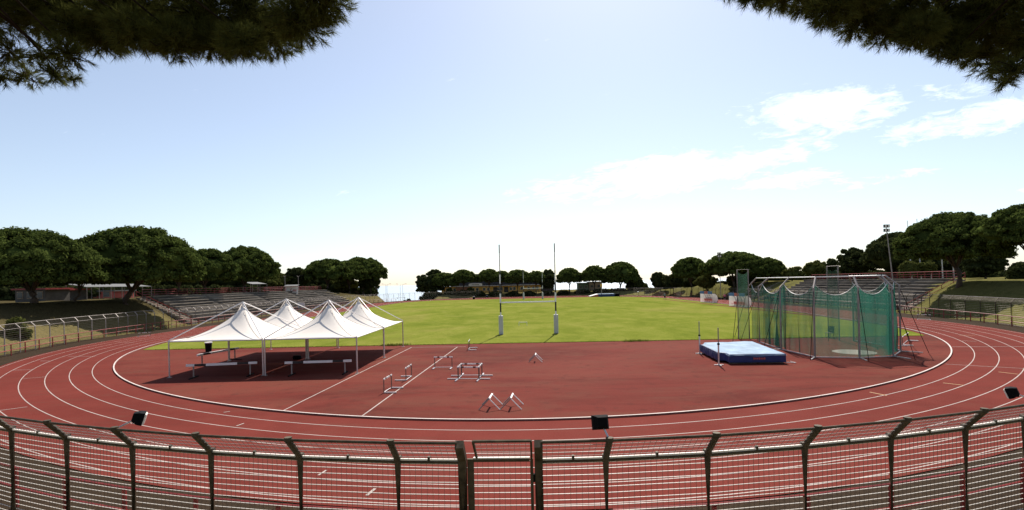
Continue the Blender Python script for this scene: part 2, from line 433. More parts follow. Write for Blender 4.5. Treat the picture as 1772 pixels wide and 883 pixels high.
for a, b, w, mi in [((387, 714), (398, 712.4), .06, 0), ((409, 737.6), (422, 733), .06, 0), ((551, 823), (565, 814), .06, 0), ((634.6, 858), (649, 846), .08, 0),
                    ((444, 762), (453, 758), .06, 0), ((1505, 679), (1535, 685), .07, 1), ((1632, 663), (1668, 667.3), .07, 1), ((1728, 644), (1762, 648), .07, 1),
                    ((1648, 600.5), (1790, 600), .06, 0), ((1636, 630.5), (1771, 638), .05, 0), ((40, 656), (78, 652.5), .05, 0), ((-10, 712), (47, 704.5), .06, 0),
                    ((22, 641), (58, 640), .06, 0), ((70, 625), (86, 625), .06, 0), ((118, 617), (165, 617), .05, 0), ((200, 592), (232, 593), .05, 0),
                    ((1660, 580.5), (1688, 580.5), .06, 1), ((1664, 590), (1690, 591), .06, 0)]:
    dash(mk, a, b, w, 0.0085, mi)
o = mk.build('lane_markings', [M['line'], M['oline']]); o['kind'] = 'structure'
ml = MB()
dash(ml, (490, 711), (712.4, 601.3), 0.06, 0.009); dash(ml, (627, 720), (791.5, 600.7), 0.06, 0.009); dash(ml, (711, 601.4), (806, 600.4), 0.06, 0.0125)
o = ml.build('infield_markings', M['line']); o['kind'] = 'structure'
# bare earth line on the pitch towards the right straight
mp = MB(); dash(mp, (1150, 518.5), (1420, 548), 0.9, 0.034)
o = mp.build('worn_path', M['dzone']); o['kind'] = 'structure'
# ragged grass along the pitch edge
def grass_edge():
    V = []; Fc = []
    n = 5200
    xs = rng.uniform(-31, 31, n); ys = near_y(xs)+rng.normal(0, 0.10, n)-0.03
    h = rng.uniform(0.03, 0.10, n)
    extra = [(-10.2, 43.5), (-9.4, 43.6), (9.7, 42.6), (10.6, 42.7), (-10.6, 43.6)]
    ex = np.concatenate([rng.normal(x, 0.35, 130) for x, y in extra]); ey = np.concatenate([rng.normal(y, 0.15, 130) for x, y in extra])
    xs = np.concatenate([xs, ex]); ys = np.concatenate([ys, ey]); h = np.concatenate([h, rng.uniform(0.1, 0.26, len(ex))])
    a = rng.uniform(0, 6.28, len(xs)); w = 0.018; ln = rng.normal(0, 0.4, (len(xs), 2))*h[:, None]
    P = np.stack([xs, ys, np.full_like(xs, 0.0)], -1); dx = np.stack([np.cos(a), np.sin(a), 0*a], -1)*w
    T = P+np.stack([ln[:, 0], ln[:, 1], h], -1)
    V = np.stack([P-dx, P+dx, T], 1).reshape(-1, 3)
    o = np_mesh('grass_tufts', V, np.arange(len(V)).reshape(-1, 3), M['weed'])
    tag(o, 'ragged green grass growing over the edge of the pitch', 'grass', kind='stuff')
grass_edge()

# ------------------------------------------------------------------ fences
def fence_line(name, label, posts, zk, arm, group, post_mat, wire_mat, vwire_mat, detailed, rail_mat, postw=0.086, wire_r=0.0076, pitch=0.105, skip=()):
    """posts: list of (point, outward unit vector)"""
    p0 = posts[len(posts)//2][0]; loc = (p0[0], p0[1], tz(*p0))
    root = empty(name, loc, label, 'fence', group)
    for ip, (p, nrm) in enumerate(posts):
        if ip in skip: continue
        z0 = tz(*p)
        mb = MB(); mb.tube([(p[0], p[1], z0-0.1), (p[0], p[1], z0+zk), (p[0]+nrm[0]*arm[0], p[1]+nrm[1]*arm[0], z0+zk+arm[1])], postw*0.66, 4 if not detailed else 8)
        if detailed:
            mb.box((p[0], p[1], z0+zk+0.02), (postw*1.25, postw*1.25, 0.10), math.atan2(nrm[1], nrm[0]))
            e = (p[0]+nrm[0]*arm[0], p[1]+nrm[1]*arm[0], z0+zk+arm[1])
            mb.tube([(e[0], e[1], e[2]-0.02), (e[0], e[1], e[2]+0.05)], postw*0.75, 8)
        mb.build('fence_post', post_mat, root, loc)
    tr = MB(); mr = MB(); mr2 = MB(); wm = MB()
    for i in range(len(posts)-1):
        (p, n1), (q, n2) = posts[i], posts[i+1]
        zp, zq = tz(*p), tz(*q)
        def pt(t, z, outw=0.0):
            nx, ny = n1[0]+(n2[0]-n1[0])*t, n1[1]+(n2[1]-n1[1])*t
            return (p[0]+(q[0]-p[0])*t+nx*outw, p[1]+(q[1]-p[1])*t+ny*outw, zp+(zq-zp)*t+z)
        tr.tube([pt(0, zk+arm[1], arm[0]), pt(1, zk+arm[1], arm[0])], 0.024 if detailed else 0.022, 8)
        mr.tube([pt(0, zk-0.03), pt(1, zk-0.03)], 0.03 if detailed else 0.016, 6)
        if detailed:
            mr2.box(np.mean([pt(0, zk+0.012), pt(1, zk+0.012)], 0), (math.hypot(q[0]-p[0], q[1]-p[1])-0.08, 0.035, 0.03), math.atan2(q[1]-p[1], q[0]-p[0]))
            MB().box(pt(0.5, zk+0.03), (0.04, 0.05, 0.08), math.atan2(q[1]-p[1], q[0]-p[0])).build('rail_clip', post_mat, root, loc)
            pan = MB(); 
            nh = int((zk-0.12)/pitch)
            for k in range(nh+1): pan.tube([pt(0.015, 0.08+k*pitch, -0.035), pt(0.985, 0.08+k*pitch, -0.035)], wire_r, 5, 0)
            L = math.hypot(q[0]-p[0], q[1]-p[1]); nv = max(3, int(L/0.095))
            for k in range(1, nv): pan.tube([pt(k/nv, 0.05, -0.028), pt(k/nv, zk-0.06, -0.028)], 0.0033, 4, 1)
            for k in range(1, 5):
                f = k/5; pan.tube([pt(0.01, zk+arm[1]*f, arm[0]*f), pt(0.99, zk+arm[1]*f, arm[0]*f)], wire_r*0.7, 4, 2)
            for k in range(1, nv): pan.tube([pt(k/nv, zk+0.02, 0.0), pt(k/nv, zk+arm[1], arm[0])], 0.0032, 4, 2)
            pan.build('mesh_panel', [wire_mat, vwire_mat, M['steel']], root, loc)
        else:
            for k in range(12): wm.tube([pt(0, 0.1+k*(zk-0.1)/12), pt(1, 0.1+k*(zk-0.1)/12)], wire_r, 3)
            for k in range(1, 4):
                f = k/4; wm.tube([pt(0, zk+arm[1]*f, arm[0]*f), pt(1, zk+arm[1]*f, arm[0]*f)], wire_r, 3)
    tr.build('top_rail', rail_mat, root, loc)
    mr.build('middle_rail', post_mat, root, loc)
    if mr2.v: mr2.build('rail_cap', M['wire'], root, loc)
    if wm.v: wm.build('wire_mesh', wire_mat, root, loc)
    return root
def outward(p):
    e = 0.25; gx = float(off(p[0]+e, p[1])-off(p[0]-e, p[1])); gy = float(off(p[0], p[1]+e)-off(p[0], p[1]-e))
    n = math.hypot(gx, gy); return (gx/n, gy/n)
ZK, ARM = 2.15, (0.33, 0.40)
def front_post(px, o=10.45):
    # the point of the fence line seen in this column of the picture
    lo, hi = -40.0, 40.0
    for _ in range(60):
        mid = (lo+hi)/2; p = oval(o, mid)
        a = p[0]/p[1]; b = (CAMH-ZK)/p[1]
        ix = 886+F*(a*CR+b*SR)
        if ix < px: lo = mid
        else: hi = mid
    p = oval(o, lo); return p
LEFTPX = [-250, -145, -60, 20, 115, 229, 365, 519, 688, 797]
RIGHTPX = [935, 1048, 1224, 1392, 1541, 1670, 1772, 1850, 1945, 2060]
fp = [(front_post(x), None) for x in LEFTPX]; fp = [(p, outward(p)) for p, _ in fp]
fence_line('mesh_fence', 'dark steel mesh fence with cranked top running left from the gate', fp, ZK, ARM, None, M['bronze'], M['wire'], M['dwire'], True, M['bronze'], skip=(len(fp)-1,))
fpr = [(front_post(x), None) for x in RIGHTPX]; fpr = [(p, outward(p)) for p, _ in fpr]
fence_line('mesh_fence', 'dark steel mesh fence with cranked top running right from the gate', fpr, ZK, ARM, None, M['bronze'], M['wire'], M['dwire'], True, M['bronze'], skip=(0,))
# gate
def gate():
    pl, pr = front_post(800), front_post(932)
    loc = ((pl[0]+pr[0])/2, (pl[1]+pr[1])/2, tz(*pl)); rz = math.atan2(pr[1]-pl[1], pr[0]-pl[0])
    g = empty('gate', loc, 'narrow mesh gate with two thick square posts set in the dark steel fence', 'gate', rz=rz)
    W = math.hypot(pr[0]-pl[0], pr[1]-pl[1]); h = W/2; z0 = 0
    for s in (-1, 1):
        mb = MB(); mb.tube([(s*h, 0, -.1), (s*h, 0, 2.17), (s*h, -0.33, 2.53)], 0.098, 4); mb.build('gate_post', M['bronze'], g)
    a, b = -h+0.16, h-0.12
    fr = MB(); fr.box((a-0.02, 0.0, 1.13), (0.11, 0.05, 2.1)).box((b, 0.0, 1.13), (0.05, 0.05, 2.1)).box(((a+b)/2, 0, 2.155), (b-a-0.06, 0.05, 0.05)).box(((a+b)/2, 0, 0.11), (b-a-0.06, 0.05, 0.05))
    fr.tube([(a+0.09, 0, 2.18), (a+0.06, -0.28, 2.56)], 0.024, 4); fr.tube([(b, 0, 2.18), (b-0.0, -0.28, 2.56)], 0.024, 4); fr.tube([(a+0.06, -0.28, 2.56), (b, -0.28, 2.56)], 0.026, 6)
    fr.build('gate_frame', M['bronze'], g)
    cap = MB(); cap.box(((a+b)/2, 0, 2.193), (b-a-0.06, 0.05, 0.022)); cap.build('rail_cap', M['wire'], g)
    mp_ = MB(); W2 = b-a
    for k in range(19): mp_.tube([(a+0.03, 0.02, 0.2+k*0.107), (b-0.02, 0.02, 0.2+k*0.107)], 0.0076, 5, 0)
    nv = 11
    for k in range(1, nv): 
        x = a+W2*k/nv; mp_.tube([(x, 0.012, 0.15), (x, 0.012, 2.12)], 0.0033, 4, 1); mp_.tube([(x, 0, 2.19), (x, -0.28, 2.55)], 0.003, 4, 2)
    for k in range(1, 5): mp_.tube([(a+0.07, -0.28*k/5, 2.18+0.38*k/5), (b, -0.28*k/5, 2.18+0.38*k/5)], 0.0042, 4, 2)
    mp_.build('mesh_panel', [M['wire'], M['dwire'], M['steel']], g)
    MB().box((b+0.05, 0, 1.85), (0.05, 0.06, 0.13)).build('hinge', M['dark'], g)
    MB().box((a+0.06, -0.02, 0.95), (0.09, 0.08, 0.2)).build('lock', M['dark'], g)
gate()
def bend_posts(s0, s1, step, of):
    n = max(2, int(abs(s1-s0)/step)); out = []
    for i in range(n+1):
        s = s0+(s1-s0)*i/n; p = oval(of(s), s); out.append((p, outward(p)))
    return out
def of(s):
    s = s % TOT; d = min(s, TOT-s)           # distance along kerb from the nearest point
    t = float(sstep((d-45)/25))*(1-float(sstep((d-(BEND/2+SL-10))/25)))
    return 10.45+1.9*t
S_L0, S_R0 = TOT-36, 36
lp = bend_posts(S_L0, S_L0-131, 2.0*36.5/47+0.25, of); 
fence_line('boundary_fence', 'pale steel mesh fence below the left bank and terrace', lp, 2.2, (0.34, 0.38), 'mesh fences round the far side of the track', M['steel'], M['dwire'], None, False, M['steel'], 0.07, 0.008)
rp = bend_posts(S_R0, S_R0+131, 1.85, of)
fence_line('boundary_fence', 'grey steel mesh fence below the right bank and terrace', rp, 2.2, (0.34, 0.38), 'mesh fences round the far side of the track', M['bronze'], M['dwire'], None, False, M['steel'], 0.075, 0.008)
farp = bend_posts(S_R0+131, S_L0-131, 2.1, of)
fence_line('boundary_fence', 'thin mesh fence along the far bend in front of the yellow building', farp, 2.2, (0.30, 0.34), 'mesh fences round the far side of the track', M['bronze'], M['rubber'], None, False, M['dwire'], 0.07, 0.004)
# red guard rails
def guard_rail(label, s0, s1, step, do=-0.62):
    n = max(2, int(abs(s1-s0)/step)); pts = []
    for i in range(n+1):
        s = s0+(s1-s0)*i/n; pts.append(oval(of(s)+do, s))
    m = pts[n//2]; loc = (m[0], m[1], 0)
    root = empty('guard_rail', loc, label, 'railing', 'red guard rails inside the fence')
    for p in pts: MB().tube([(p[0], p[1], -0.1), (p[0], p[1], 0.9)], 0.045, 6).build('rail_post', M['redpaint'], root, loc)
    for nm, z in (('top_bar', 0.93), ('lower_bar', 0.45)): MB().tube([(p[0], p[1], z) for p in pts], 0.032, 6).build(nm, M['redpaint'], root, loc)
guard_rail('chipped red pipe rail behind the dark fence left of the gate', TOT-37, TOT-1.0, 1.45)
guard_rail('chipped red pipe rail behind the dark fence right of the gate', 37, 1.0, 1.45)
guard_rail('long red pipe rail along the foot of the left bank and terrace', TOT-37.9, TOT-160, 1.7)
guard_rail('long red pipe rail along the foot of the right bank and terrace', 37.9, 160, 1.7)

# ------------------------------------------------------------------ floodlights on the fence
def floodlight(label, px, py, basepx, basepy, d, yaw, tilt):
    bx, by, bz = atd(basepx, basepy, d); hx, hy, hz = atd(px, py, d+0.12)
    f = empty('floodlight', (bx, by, bz), label, 'floodlight', 'black floodlights fixed on the fence')
    MB().tube([(0, 0, 0), (hx-bx, hy-by, hz-bz)], 0.017, 8).build('arm', M['alu'], f)
    c = np.array((hx-bx, hy-by, hz-bz))
    def rot(v):
        x, y, z = v; y, z = y*math.cos(tilt)-z*math.sin(tilt), y*math.sin(tilt)+z*math.cos(tilt)
        return np.array((x*math.cos(yaw)-y*math.sin(yaw), x*math.sin(yaw)+y*math.cos(yaw), z))+c
    front = [(-.14, .09, -.12), (.14, .09, -.12), (.14, .09, .12), (-.14, .09, .12)]; back = [(-.075, -.10, -.07), (.075, -.10, -.07), (.075, -.10, .08), (-.075, -.10, .08)]
    mid = [(-.13, .0, -.115), (.13, .0, -.115), (.13, .0, .115), (-.13, .0, .115)]
    hb = MB(); hb.add([rot(v) for v in back+mid+front], [(3, 2, 1, 0)]+[(i, (i+1) % 4, 4+(i+1) % 4, 4+i) for i in range(4)]+[(4+i, 4+(i+1) % 4, 8+(i+1) % 4, 8+i) for i in range(4)]+[(8, 9, 10, 11)])
    bevel(hb.build('housing', M['dark'], f), 0.008)
    g = MB(); g.add([rot(v) for v in [(-.125, .092, -.105), (.125, .092, -.105), (.125, .092, .105), (-.125, .092, .105), (-.11, .12, -.09), (.11, .12, -.09), (.11, .12, .09), (-.11, .12, .09)]],
        [(4, 5, 6, 7)]+[(i, (i+1) % 4, 4+(i+1) % 4, 4+i) for i in range(4)]); g.build('glass', M['lens'], f)
    MB().box(c+np.array((0, -0.06, -0.05)), (0.10, 0.09, 0.07)).build('bracket', M['dark'], f)
floodlight('black floodlight on a bent arm, on the left stretch of the dark fence', 240, 723, 205, 740, 9.9, -1.05, -0.3)
floodlight('black floodlight seen from behind, on the dark fence beside the gate', 1040, 731, 1052, 756, 8.45, 0.15, -0.25)
floodlight('black floodlight leaning in from the frame edge, right end of the dark fence', 1752, 679, 1786, 692, 11.4, 0.75, -0.35)

# ------------------------------------------------------------------ tents
GX, GY = [-20.2, -14.6, -9.1], [30.0, 36.4, 42.8]
def tent(label, i, j):
    x0, x1, y0, y1 = GX[i]+0.06, GX[i+1]-0.06, GY[j]+0.06, GY[j+1]-0.06
    cx, cy = (x0+x1)/2, (y0+y1)/2; ze, zp = 2.12, 4.22
    t = empty('pagoda_tent', (cx, cy, 0), label, 'tent', 'white pagoda tents')
    hx, hy = (x1-x0)/2, (y1-y0)/2
    # membrane: concave pagoda with sagging ridges
    n = 28; vs = []
    def zc(u, v):
        ax, ay = abs(u), abs(v)
        m = max(ax, ay); r = (ax**4+ay**4)**0.25
        base = (1-min(1, r*0.93+m*0.07))
        z = ze+(zp-0.2-ze)*(0.52*base**1.9+0.30*base+0.18*base**6)
        rid = math.exp(-((ax-ay)/0.10)**2)*m*(1-m)*0.10
        z += rid
        edge = m**6; 
        return z
    for a in range(n+1):
        for b in range(n+1):
            u, v = -1+2*a/n, -1+2*b/n
            vs.append((u*hx, v*hy, zc(u, v)))
    fs = [(a*(n+1)+b, (a+1)*(n+1)+b, (a+1)*(n+1)+b+1, a*(n+1)+b+1) for a in range(n) for b in range(n)]
    c = MB().add(vs, fs).build('canopy', M['canvas'], t, smooth=True)
    so = c.modifiers.new('thick', 'SOLIDIFY'); so.thickness = 0.006
    val = MB()
    for (a, b) in (((-hx, -hy), (hx, -hy)), ((hx, -hy), (hx, hy)), ((hx, hy), (-hx, hy)), ((-hx, hy), (-hx, -hy))): val.tube([(*a, ze-0.02), (*b, ze-0.02)], 0.035, 6)
    val.build('eave_beam', M['alu'], t)
    for sx in (-1, 1):
        for sy in (-1, 1):
            lg = MB().tube([(sx*hx, sy*hy, 0), (sx*hx, sy*hy, ze+0.05)], 0.042, 8).build('leg', M['alu'], t)
            MB().box((sx*hx, sy*hy, 0.012), (0.2, 0.2, 0.02)).build('foot_plate', M['steel'], lg)
            st = MB(); st.tube([(sx*hx, sy*hy, ze+0.05), (sx*0.03, sy*0.03, zp)], 0.030, 8).build('rafter', M['alu'], t)
            sm = MB(); pts = [(sx*hx*k/12, sy*hy*k/12, zc(k/12, k/12)+0.012) for k in range(1, 13)]; sm.tube(pts, 0.010, 4).build('ridge_seam', M['steel'], t)
    MB().tube([(0, 0, zp-0.32), (0, 0, zp+0.06)], 0.06, 10).build('peak_cap', M['alu'], t)
tent('white pagoda tent at the front left corner of the tent block', 0, 0)
tent('white pagoda tent at the front right of the block, beside the white painted line', 1, 0)
tent('white pagoda tent at the back left of the block, mostly behind another tent', 0, 1)
tent('white pagoda tent at the back right of the block, open grass behind its corner', 1, 1)

# steeplechase barriers
def barrier(label, p, q, h=0.80, group='steeplechase barriers under the tents'):
    p = np.array(p); q = np.array(q); m = (p+q)/2; L = float(np.linalg.norm(q-p)); rz = math.atan2(q[1]-p[1], q[0]-p[0])
    b = empty('steeplechase_barrier', (m[0], m[1], 0), label, 'barrier', group, rz)
    n = 7; bands = [0, .05, .20, .80, .95, 1.0]
    w = 0.127; e = [-.5, -.34, -.17, .17, .34, .5]
    e = [-.5, -.38, -.22, .22, .38, .5]; cols = [0, 1, 0, 1, 0]
    mb = MB()
    for k in range(5): mb.box(((e[k]+e[k+1])/2*L, 0, h-w/2), ((e[k+1]-e[k])*L-0.0015, w, w), 0, cols[k])
    mb.build('beam', [M['white'], M['black']], b)
    for s in (-1, 1):
        MB().box((s*L*0.40, 0, (h-w)/2+0.02), (0.06, 0.06, h-w-0.04)).build('leg', M['steel'], b)
        MB().box((s*L*0.40, 0, 0.03), (0.09, 1.1, 0.06)).build('foot', M['dark'], b)
barrier('black and white steeplechase barrier under the front left tent', (-18.95, 29.75), (-15.15, 30.35), 0.80)
barrier('black and white steeplechase barrier under the front right tent', (-13.35, 30.0), (-9.55, 30.25), 0.80)
barrier('black and white steeplechase barrier set aslant near the bin behind the front tent', (-20.9, 34.0), (-20.1, 37.6), 0.84)
# bin and bag
bn = empty('litter_bin', (*at(361, 609), 0), 'dark litter bin with a white bag rim at the grass edge by the tents', 'bin')
MB().tube([(0, 0, 0), (0, 0, 0.74)], 0.22, 14, r2=0.27).build('bin_body', M['dark'], bn); MB().tube([(0, 0, 0.72), (0, 0, 0.80)], 0.285, 14).build('bag_rim', M['white'], bn)
bg = MB(); bg.box((0, 0, 0.14), (0.55, 0.35, 0.28)); o = bg.build('sports_bag', M['dark']); bx = at(520, 622); o.location = (bx[0]-.25, bx[1], 0); o.modifiers.new('b', 'BEVEL').width = 0.08
tag(o, 'small dark bag on the ground beside a tent leg', 'bag')

# ------------------------------------------------------------------ hurdles
def hurdle_proto(name, label, w=1.06, h=0.70, foot=0.62):
    """width along local x, feet reach along local -y"""
    r = empty(name, (0, 0, 0), label, 'hurdle', 'white hurdles on the red infield')
    bar = MB(); e = [-.5, -.32, -.20, .20, .32, .5]; cols = [0, 1, 0, 1, 0]
    for k in range(5): bar.box(((e[k]+e[k+1])/2*w, 0, h-0.035), ((e[k+1]-e[k])*w-0.001, 0.028, 0.07), 0, cols[k])
    bar.build('crossbar', [M['white'], M['black']], r)
    for s in (-1, 1):
        MB().tube([(s*w*0.46, 0.012, 0.04), (s*w*0.46, 0.012, h-0.05)], 0.023, 8).build('upright', M['dwire'], r)
        ft = MB(); ft.box((s*w*0.46, -foot/2+0.03, 0.03), (0.055, foot, 0.055)); ft.build('foot', M['alu'], r)
    MB().tube([(-w*0.46, 0.02, 0.045), (w*0.46, 0.02, 0.045)], 0.02, 6).build('base_bar', M['alu'], r)
    return r
hp = hurdle_proto('hurdle', 'white hurdle with its feet across the white line, nearest the white track kerb')
def place_hurdle(a, b, side, label, first=False, h=1.0, group=None):
    """a, b ground pixels of the two base corners; feet reach to the right of a->b when side=+1"""
    p = np.array(at(*a)); q = np.array(at(*b)); m = (p+q)/2; d = q-p; rz = math.atan2(d[1], d[0])
    if side < 0: rz += math.pi
    o = hp if first else copy_tree(hp)
    o.location = (m[0], m[1], 0.01); o.rotation_euler = (0, 0, rz); o['label'] = label
    k = float(np.linalg.norm(d))/0.975; o.scale = (k, 1, h)
    if group: o['group'] = group
    return o
place_hurdle((665, 681), (678, 672.6), 1, 'white hurdle whose feet cross the white line, nearest the white track kerb', True)
place_hurdle((702.3, 659.4), (711.8, 652.3), -1, 'white hurdle left of the white line with its feet pointing towards the tents')
place_hurdle((752.5, 637.5), (782.3, 637.2), 1, 'white hurdle standing across the white line, facing the dark fence')
place_hurdle((811, 606.6), (813.2, 602.8), 1, 'white hurdle at the grass edge, seen edge on')
place_hurdle((792.7, 657.5), (829.3, 657.7), 1, 'front hurdle of the four set in a square', group='four hurdles set in a square')
place_hurdle((798.8, 651.1), (834.3, 650.9), -1, 'rear hurdle of the four set in a square', group='four hurdles set in a square')
place_hurdle((793, 657), (798.8, 651.4), -1, 'hurdle forming the tent side of the square of four', group='four hurdles set in a square')
place_hurdle((829, 657), (834.3, 651), 1, 'hurdle forming the side of the square of four away from the tents', group='four hurdles set in a square')
place_hurdle((240, 583), (260, 581.5), -1, 'white hurdle left on the outer lanes below the left terrace', h=0.6)
place_hurdle((1588, 553), (1610, 553.5), 1, 'white hurdle standing on the outer lanes below the right bank', h=0.8)
place_hurdle((1562, 598), (1572, 590), 1, 'white hurdle beside the net cage on the kerb side', h=0.9)
sh = empty('mini_hurdle', (*at(905, 564), 0.03), 'small white frame hurdle alone on the grass between the goal posts', 'hurdle')
MB().box((0, 0, 0.40), (0.98, 0.05, 0.07)).build('crossbar', M['white'], sh)
for s in (-1, 1): MB().tube([(s*0.47, 0, 0), (s*0.47, 0, 0.40)], 0.03, 6).build('leg', M['white'], sh)
def aframe_proto():
    r = empty('a_frame_hurdle', (0, 0, 0), 'x', 'hurdle', 'low folding hurdles shaped like the letter A')
    # width along local y, legs splay along x
    MB().box((0, 0, 0.46), (0.065, 0.88, 0.055), ry=0.5).build('top_bar', M['white'], r)
    for sx in (-1, 1):
        for sy in (-1, 1): MB().tube([(0, sy*0.42, 0.45), (sx*0.43, sy*0.44, 0.015)], 0.023, 6).build('leg', M['white'] if sx > 0 else M['steel'], r)  # left legs take the darker steel to paint their shaded side
    return r
ap = aframe_proto()
for k, (px, py, rz, lab) in enumerate([(849.5, 705.5, -0.10, 'folding A shaped hurdle, tent side one of the touching pair near the white kerb'),
                                  (886, 705.0, -0.10, 'folding A shaped hurdle, net cage side one of the touching pair near the white kerb'),
                                  (927, 625.6, -0.08, 'folding A shaped hurdle alone on the red surface near the grass')]):
    o = ap if k == 0 else copy_tree(ap)
    o.location = (*at(px, py), 0.004); o.rotation_euler = (0, 0, rz); o['label'] = lab

# ------------------------------------------------------------------ rugby goals
def goal(label, pl, pr, hcross, htop, padh, seq, padr=0.24):
    p = np.array(at(*pl)); q = np.array(at(*pr)); m = (p+q)/2; W = float(np.linalg.norm(q-p)); rz = math.atan2(q[1]-p[1], q[0]-p[0])
    g = empty('rugby_goal', (m[0], m[1], 0.03), label, 'rugby goal', 'rugby goals on the pitch', rz)
    for s in (-1, 1):
        up = MB()
        for (z0, z1, c) in seq:
            up.tube([(s*W/2, 0, z0), (s*W/2, 0, z1-0.002)], 0.078 if z1 <= hcross+1.9 else 0.058, 10, c)
        up.build('upright', [M['white'], M['black'], M['steel']], g)
        pd = MB(); pd.tube([(s*W/2, 0, 0), (s*W/2, 0, padh)], padr*1.25, 4); bevel(pd.build('post_pad', M['pad'], g), 0.04)
    MB().tube([(-W/2+0.1, 0, hcross), (W/2-0.1, 0, hcross)], 0.075, 8).build('crossbar', M['white'], g)
k = 50.7/890
goal('tall rugby goal with padded black and white banded posts, nearer one', (867.3, 579.5), (962.7, 577.5), 3.13, 8.85, 1.85,
     [(0, 2.2, 0), (2.2, 3.1, 1), (3.1, 4.02, 0), (4.02, 5.0, 1), (5.0, 5.9, 0), (5.9, 6.2, 1), (6.2, 8.0, 0), (8.0, 8.85, 2)])
goal('distant rugby goal in front of the far trees and yellow building', (906.3, 518.2), (939.2, 517.6), 3.25, 9.0, 1.85,
     [(0, 2.2, 0), (2.2, 3.1, 1), (3.1, 4.02, 0), (4.02, 5.0, 1), (5.0, 5.9, 0), (5.9, 6.2, 1), (6.2, 8.0, 0), (8.0, 9.0, 2)], 0.26)

# ------------------------------------------------------------------ high jump
def landing_mat():
    A = at(1262, 631); B = at(1361, 630); C = at(1303, 590.2, 0.62); D = at(1216, 592.5, 0.62)
    loc = ((A[0]+C[0])/2, (A[1]+C[1])/2, 0)
    h = empty('landing_mat', loc, 'large blue high jump landing mat with a pale sun bleached top', 'mat')
    def lerp(p, q, t): return (p[0]+(q[0]-p[0])*t, p[1]+(q[1]-p[1])*t)
    # outline with the recess for the upright on the left side
    n0 = np.array((A[0]-D[0], A[1]-D[1])); 
    ux = np.array((B[0]-A[0], B[1]-A[1])); ux /= np.linalg.norm(ux)
    L1 = lerp(A, D, 0.12); L2 = lerp(A, D, 0.20); L3 = lerp(A, D, 0.84)
    out = [A, B, C, lerp(C, D, 0.97), L3]
    out += [(L3[0]-0.42*ux[0], L3[1]), (L2[0]-0.42*ux[0], L2[1]-0.1), (L1[0]+0.0, L1[1])]
    body = MB(); body.poly(out, 0.50, 0.09); b = body.build('mat_body', M['blue'], h, loc); bevel(b, 0.05, 3)
    cxm, cym = sum(p[0] for p in out)/len(out), sum(p[1] for p in out)/len(out)
    sc = [(cxm+(p[0]-cxm)*1.008, cym+(p[1]-cym)*1.008) for p in out]
    # wrinkled cover: fine grid over the top with a short hanging edge
    nu, nv = 34, 60; vs = []; e = np.array(D)-np.array(A)
    for i in range(nu+1):
        for j in range(nv+1):
            u, v = i/nu, j/nv
            p = lerp(lerp(A, B, u), lerp(D, C, u), v)
            lf = 0.42*float(sstep((v-0.12)/0.07)*(1-sstep((v-0.80)/0.06)))*(1-u)**3
            edge = i in (0, nu) or j in (0, nv)
            z = 0.612+0.012*math.sin(3.1*p[0]+1.7*p[1])*math.sin(2.3*p[1]-p[0])+0.005*math.sin(7.7*p[0]+2*math.sin(3*p[1]))+0.005*math.sin(6.1*p[1]+2.2*math.sin(2.1*p[0]))
            g_ = 0.0
            if edge: z = 0.50+0.03*math.sin(9*u+11*v); g_ = 1.018
            q = (p[0]-lf*ux[0], p[1]-lf*ux[1])
            if edge: q = (cxm+(q[0]-cxm)*1.016, cym+(q[1]-cym)*1.012)
            vs.append((*q, z))
    k = nv+1
    MB().add(vs, [(i*k+j, (i+1)*k+j, (i+1)*k+j+1, i*k+j+1) for i in range(nu) for j in range(nv)]).build('cover', M['ltblue'], h, loc, smooth=True)
    pal = MB(); 
    for t in (0.05, 0.35, 0.65, 0.95): 
        p, q = lerp(A, D, t), lerp(B, C, t); pal.bar((p[0]+.1, p[1]+.05, 0.045), (q[0]-.05, q[1]+.05, 0.045), 0.08)
    pal.build('pallet', M['steel'], h, loc)
    dn = np.array((ux[1], -ux[0])); c0 = np.array(lerp(A, B, 0.53))+dn*0.006
    mk_ = MB(); 
    for i in range(7):
        c_ = c0+ux*(-0.30+i*0.10); mk_.box((c_[0], c_[1], 0.33), (0.07, 0.012, 0.10 if i % 3 else 0.13), math.atan2(ux[1], ux[0]))
    mk_.build('side_print', M['bannerred'], h, loc)
    # skirt folds on the near and left sides
    sk = MB(); nn = 26
    vs = []
    base = [lerp((L3[0]-0.43*ux[0], L3[1]), (L2[0]-0.43*ux[0], L2[1]-0.1), t/nn) for t in range(nn+1)]
    for t, p in enumerate(base):
        w = 0.05*math.sin(t*1.9)+0.03*math.sin(t*0.7)
        vs += [(p[0]-0.01, p[1], 0.61), (p[0]-0.05-w, p[1], 0.34+0.05*math.sin(t*1.1)), (p[0]-0.02, p[1], 0.14+0.04*math.sin(t*0.9))]
    sk.add(vs, [(3*t+k, 3*t+k+1, 3*t+k+4, 3*t+k+3) for t in range(nn) for k in range(2)]); sk.build('skirt', M['blue'], h, loc, smooth=True)
    st = empty('mat_trolley', (B[0]+0.25, B[1]+0.35, 0), 'small steel frame lying against the end of the blue mat', 'frame')
    MB().bar((-0.15, 0, 0.04), (0.35, -0.25, 0.04), 0.04).bar((0.35, -0.25, 0.04), (0.3, 0.25, 0.04), 0.04).bar((-0.1, 0, 0.04), (-0.1, 0.02, 0.35), 0.04).build('frame_bars', M['alu'], st)
landing_mat()
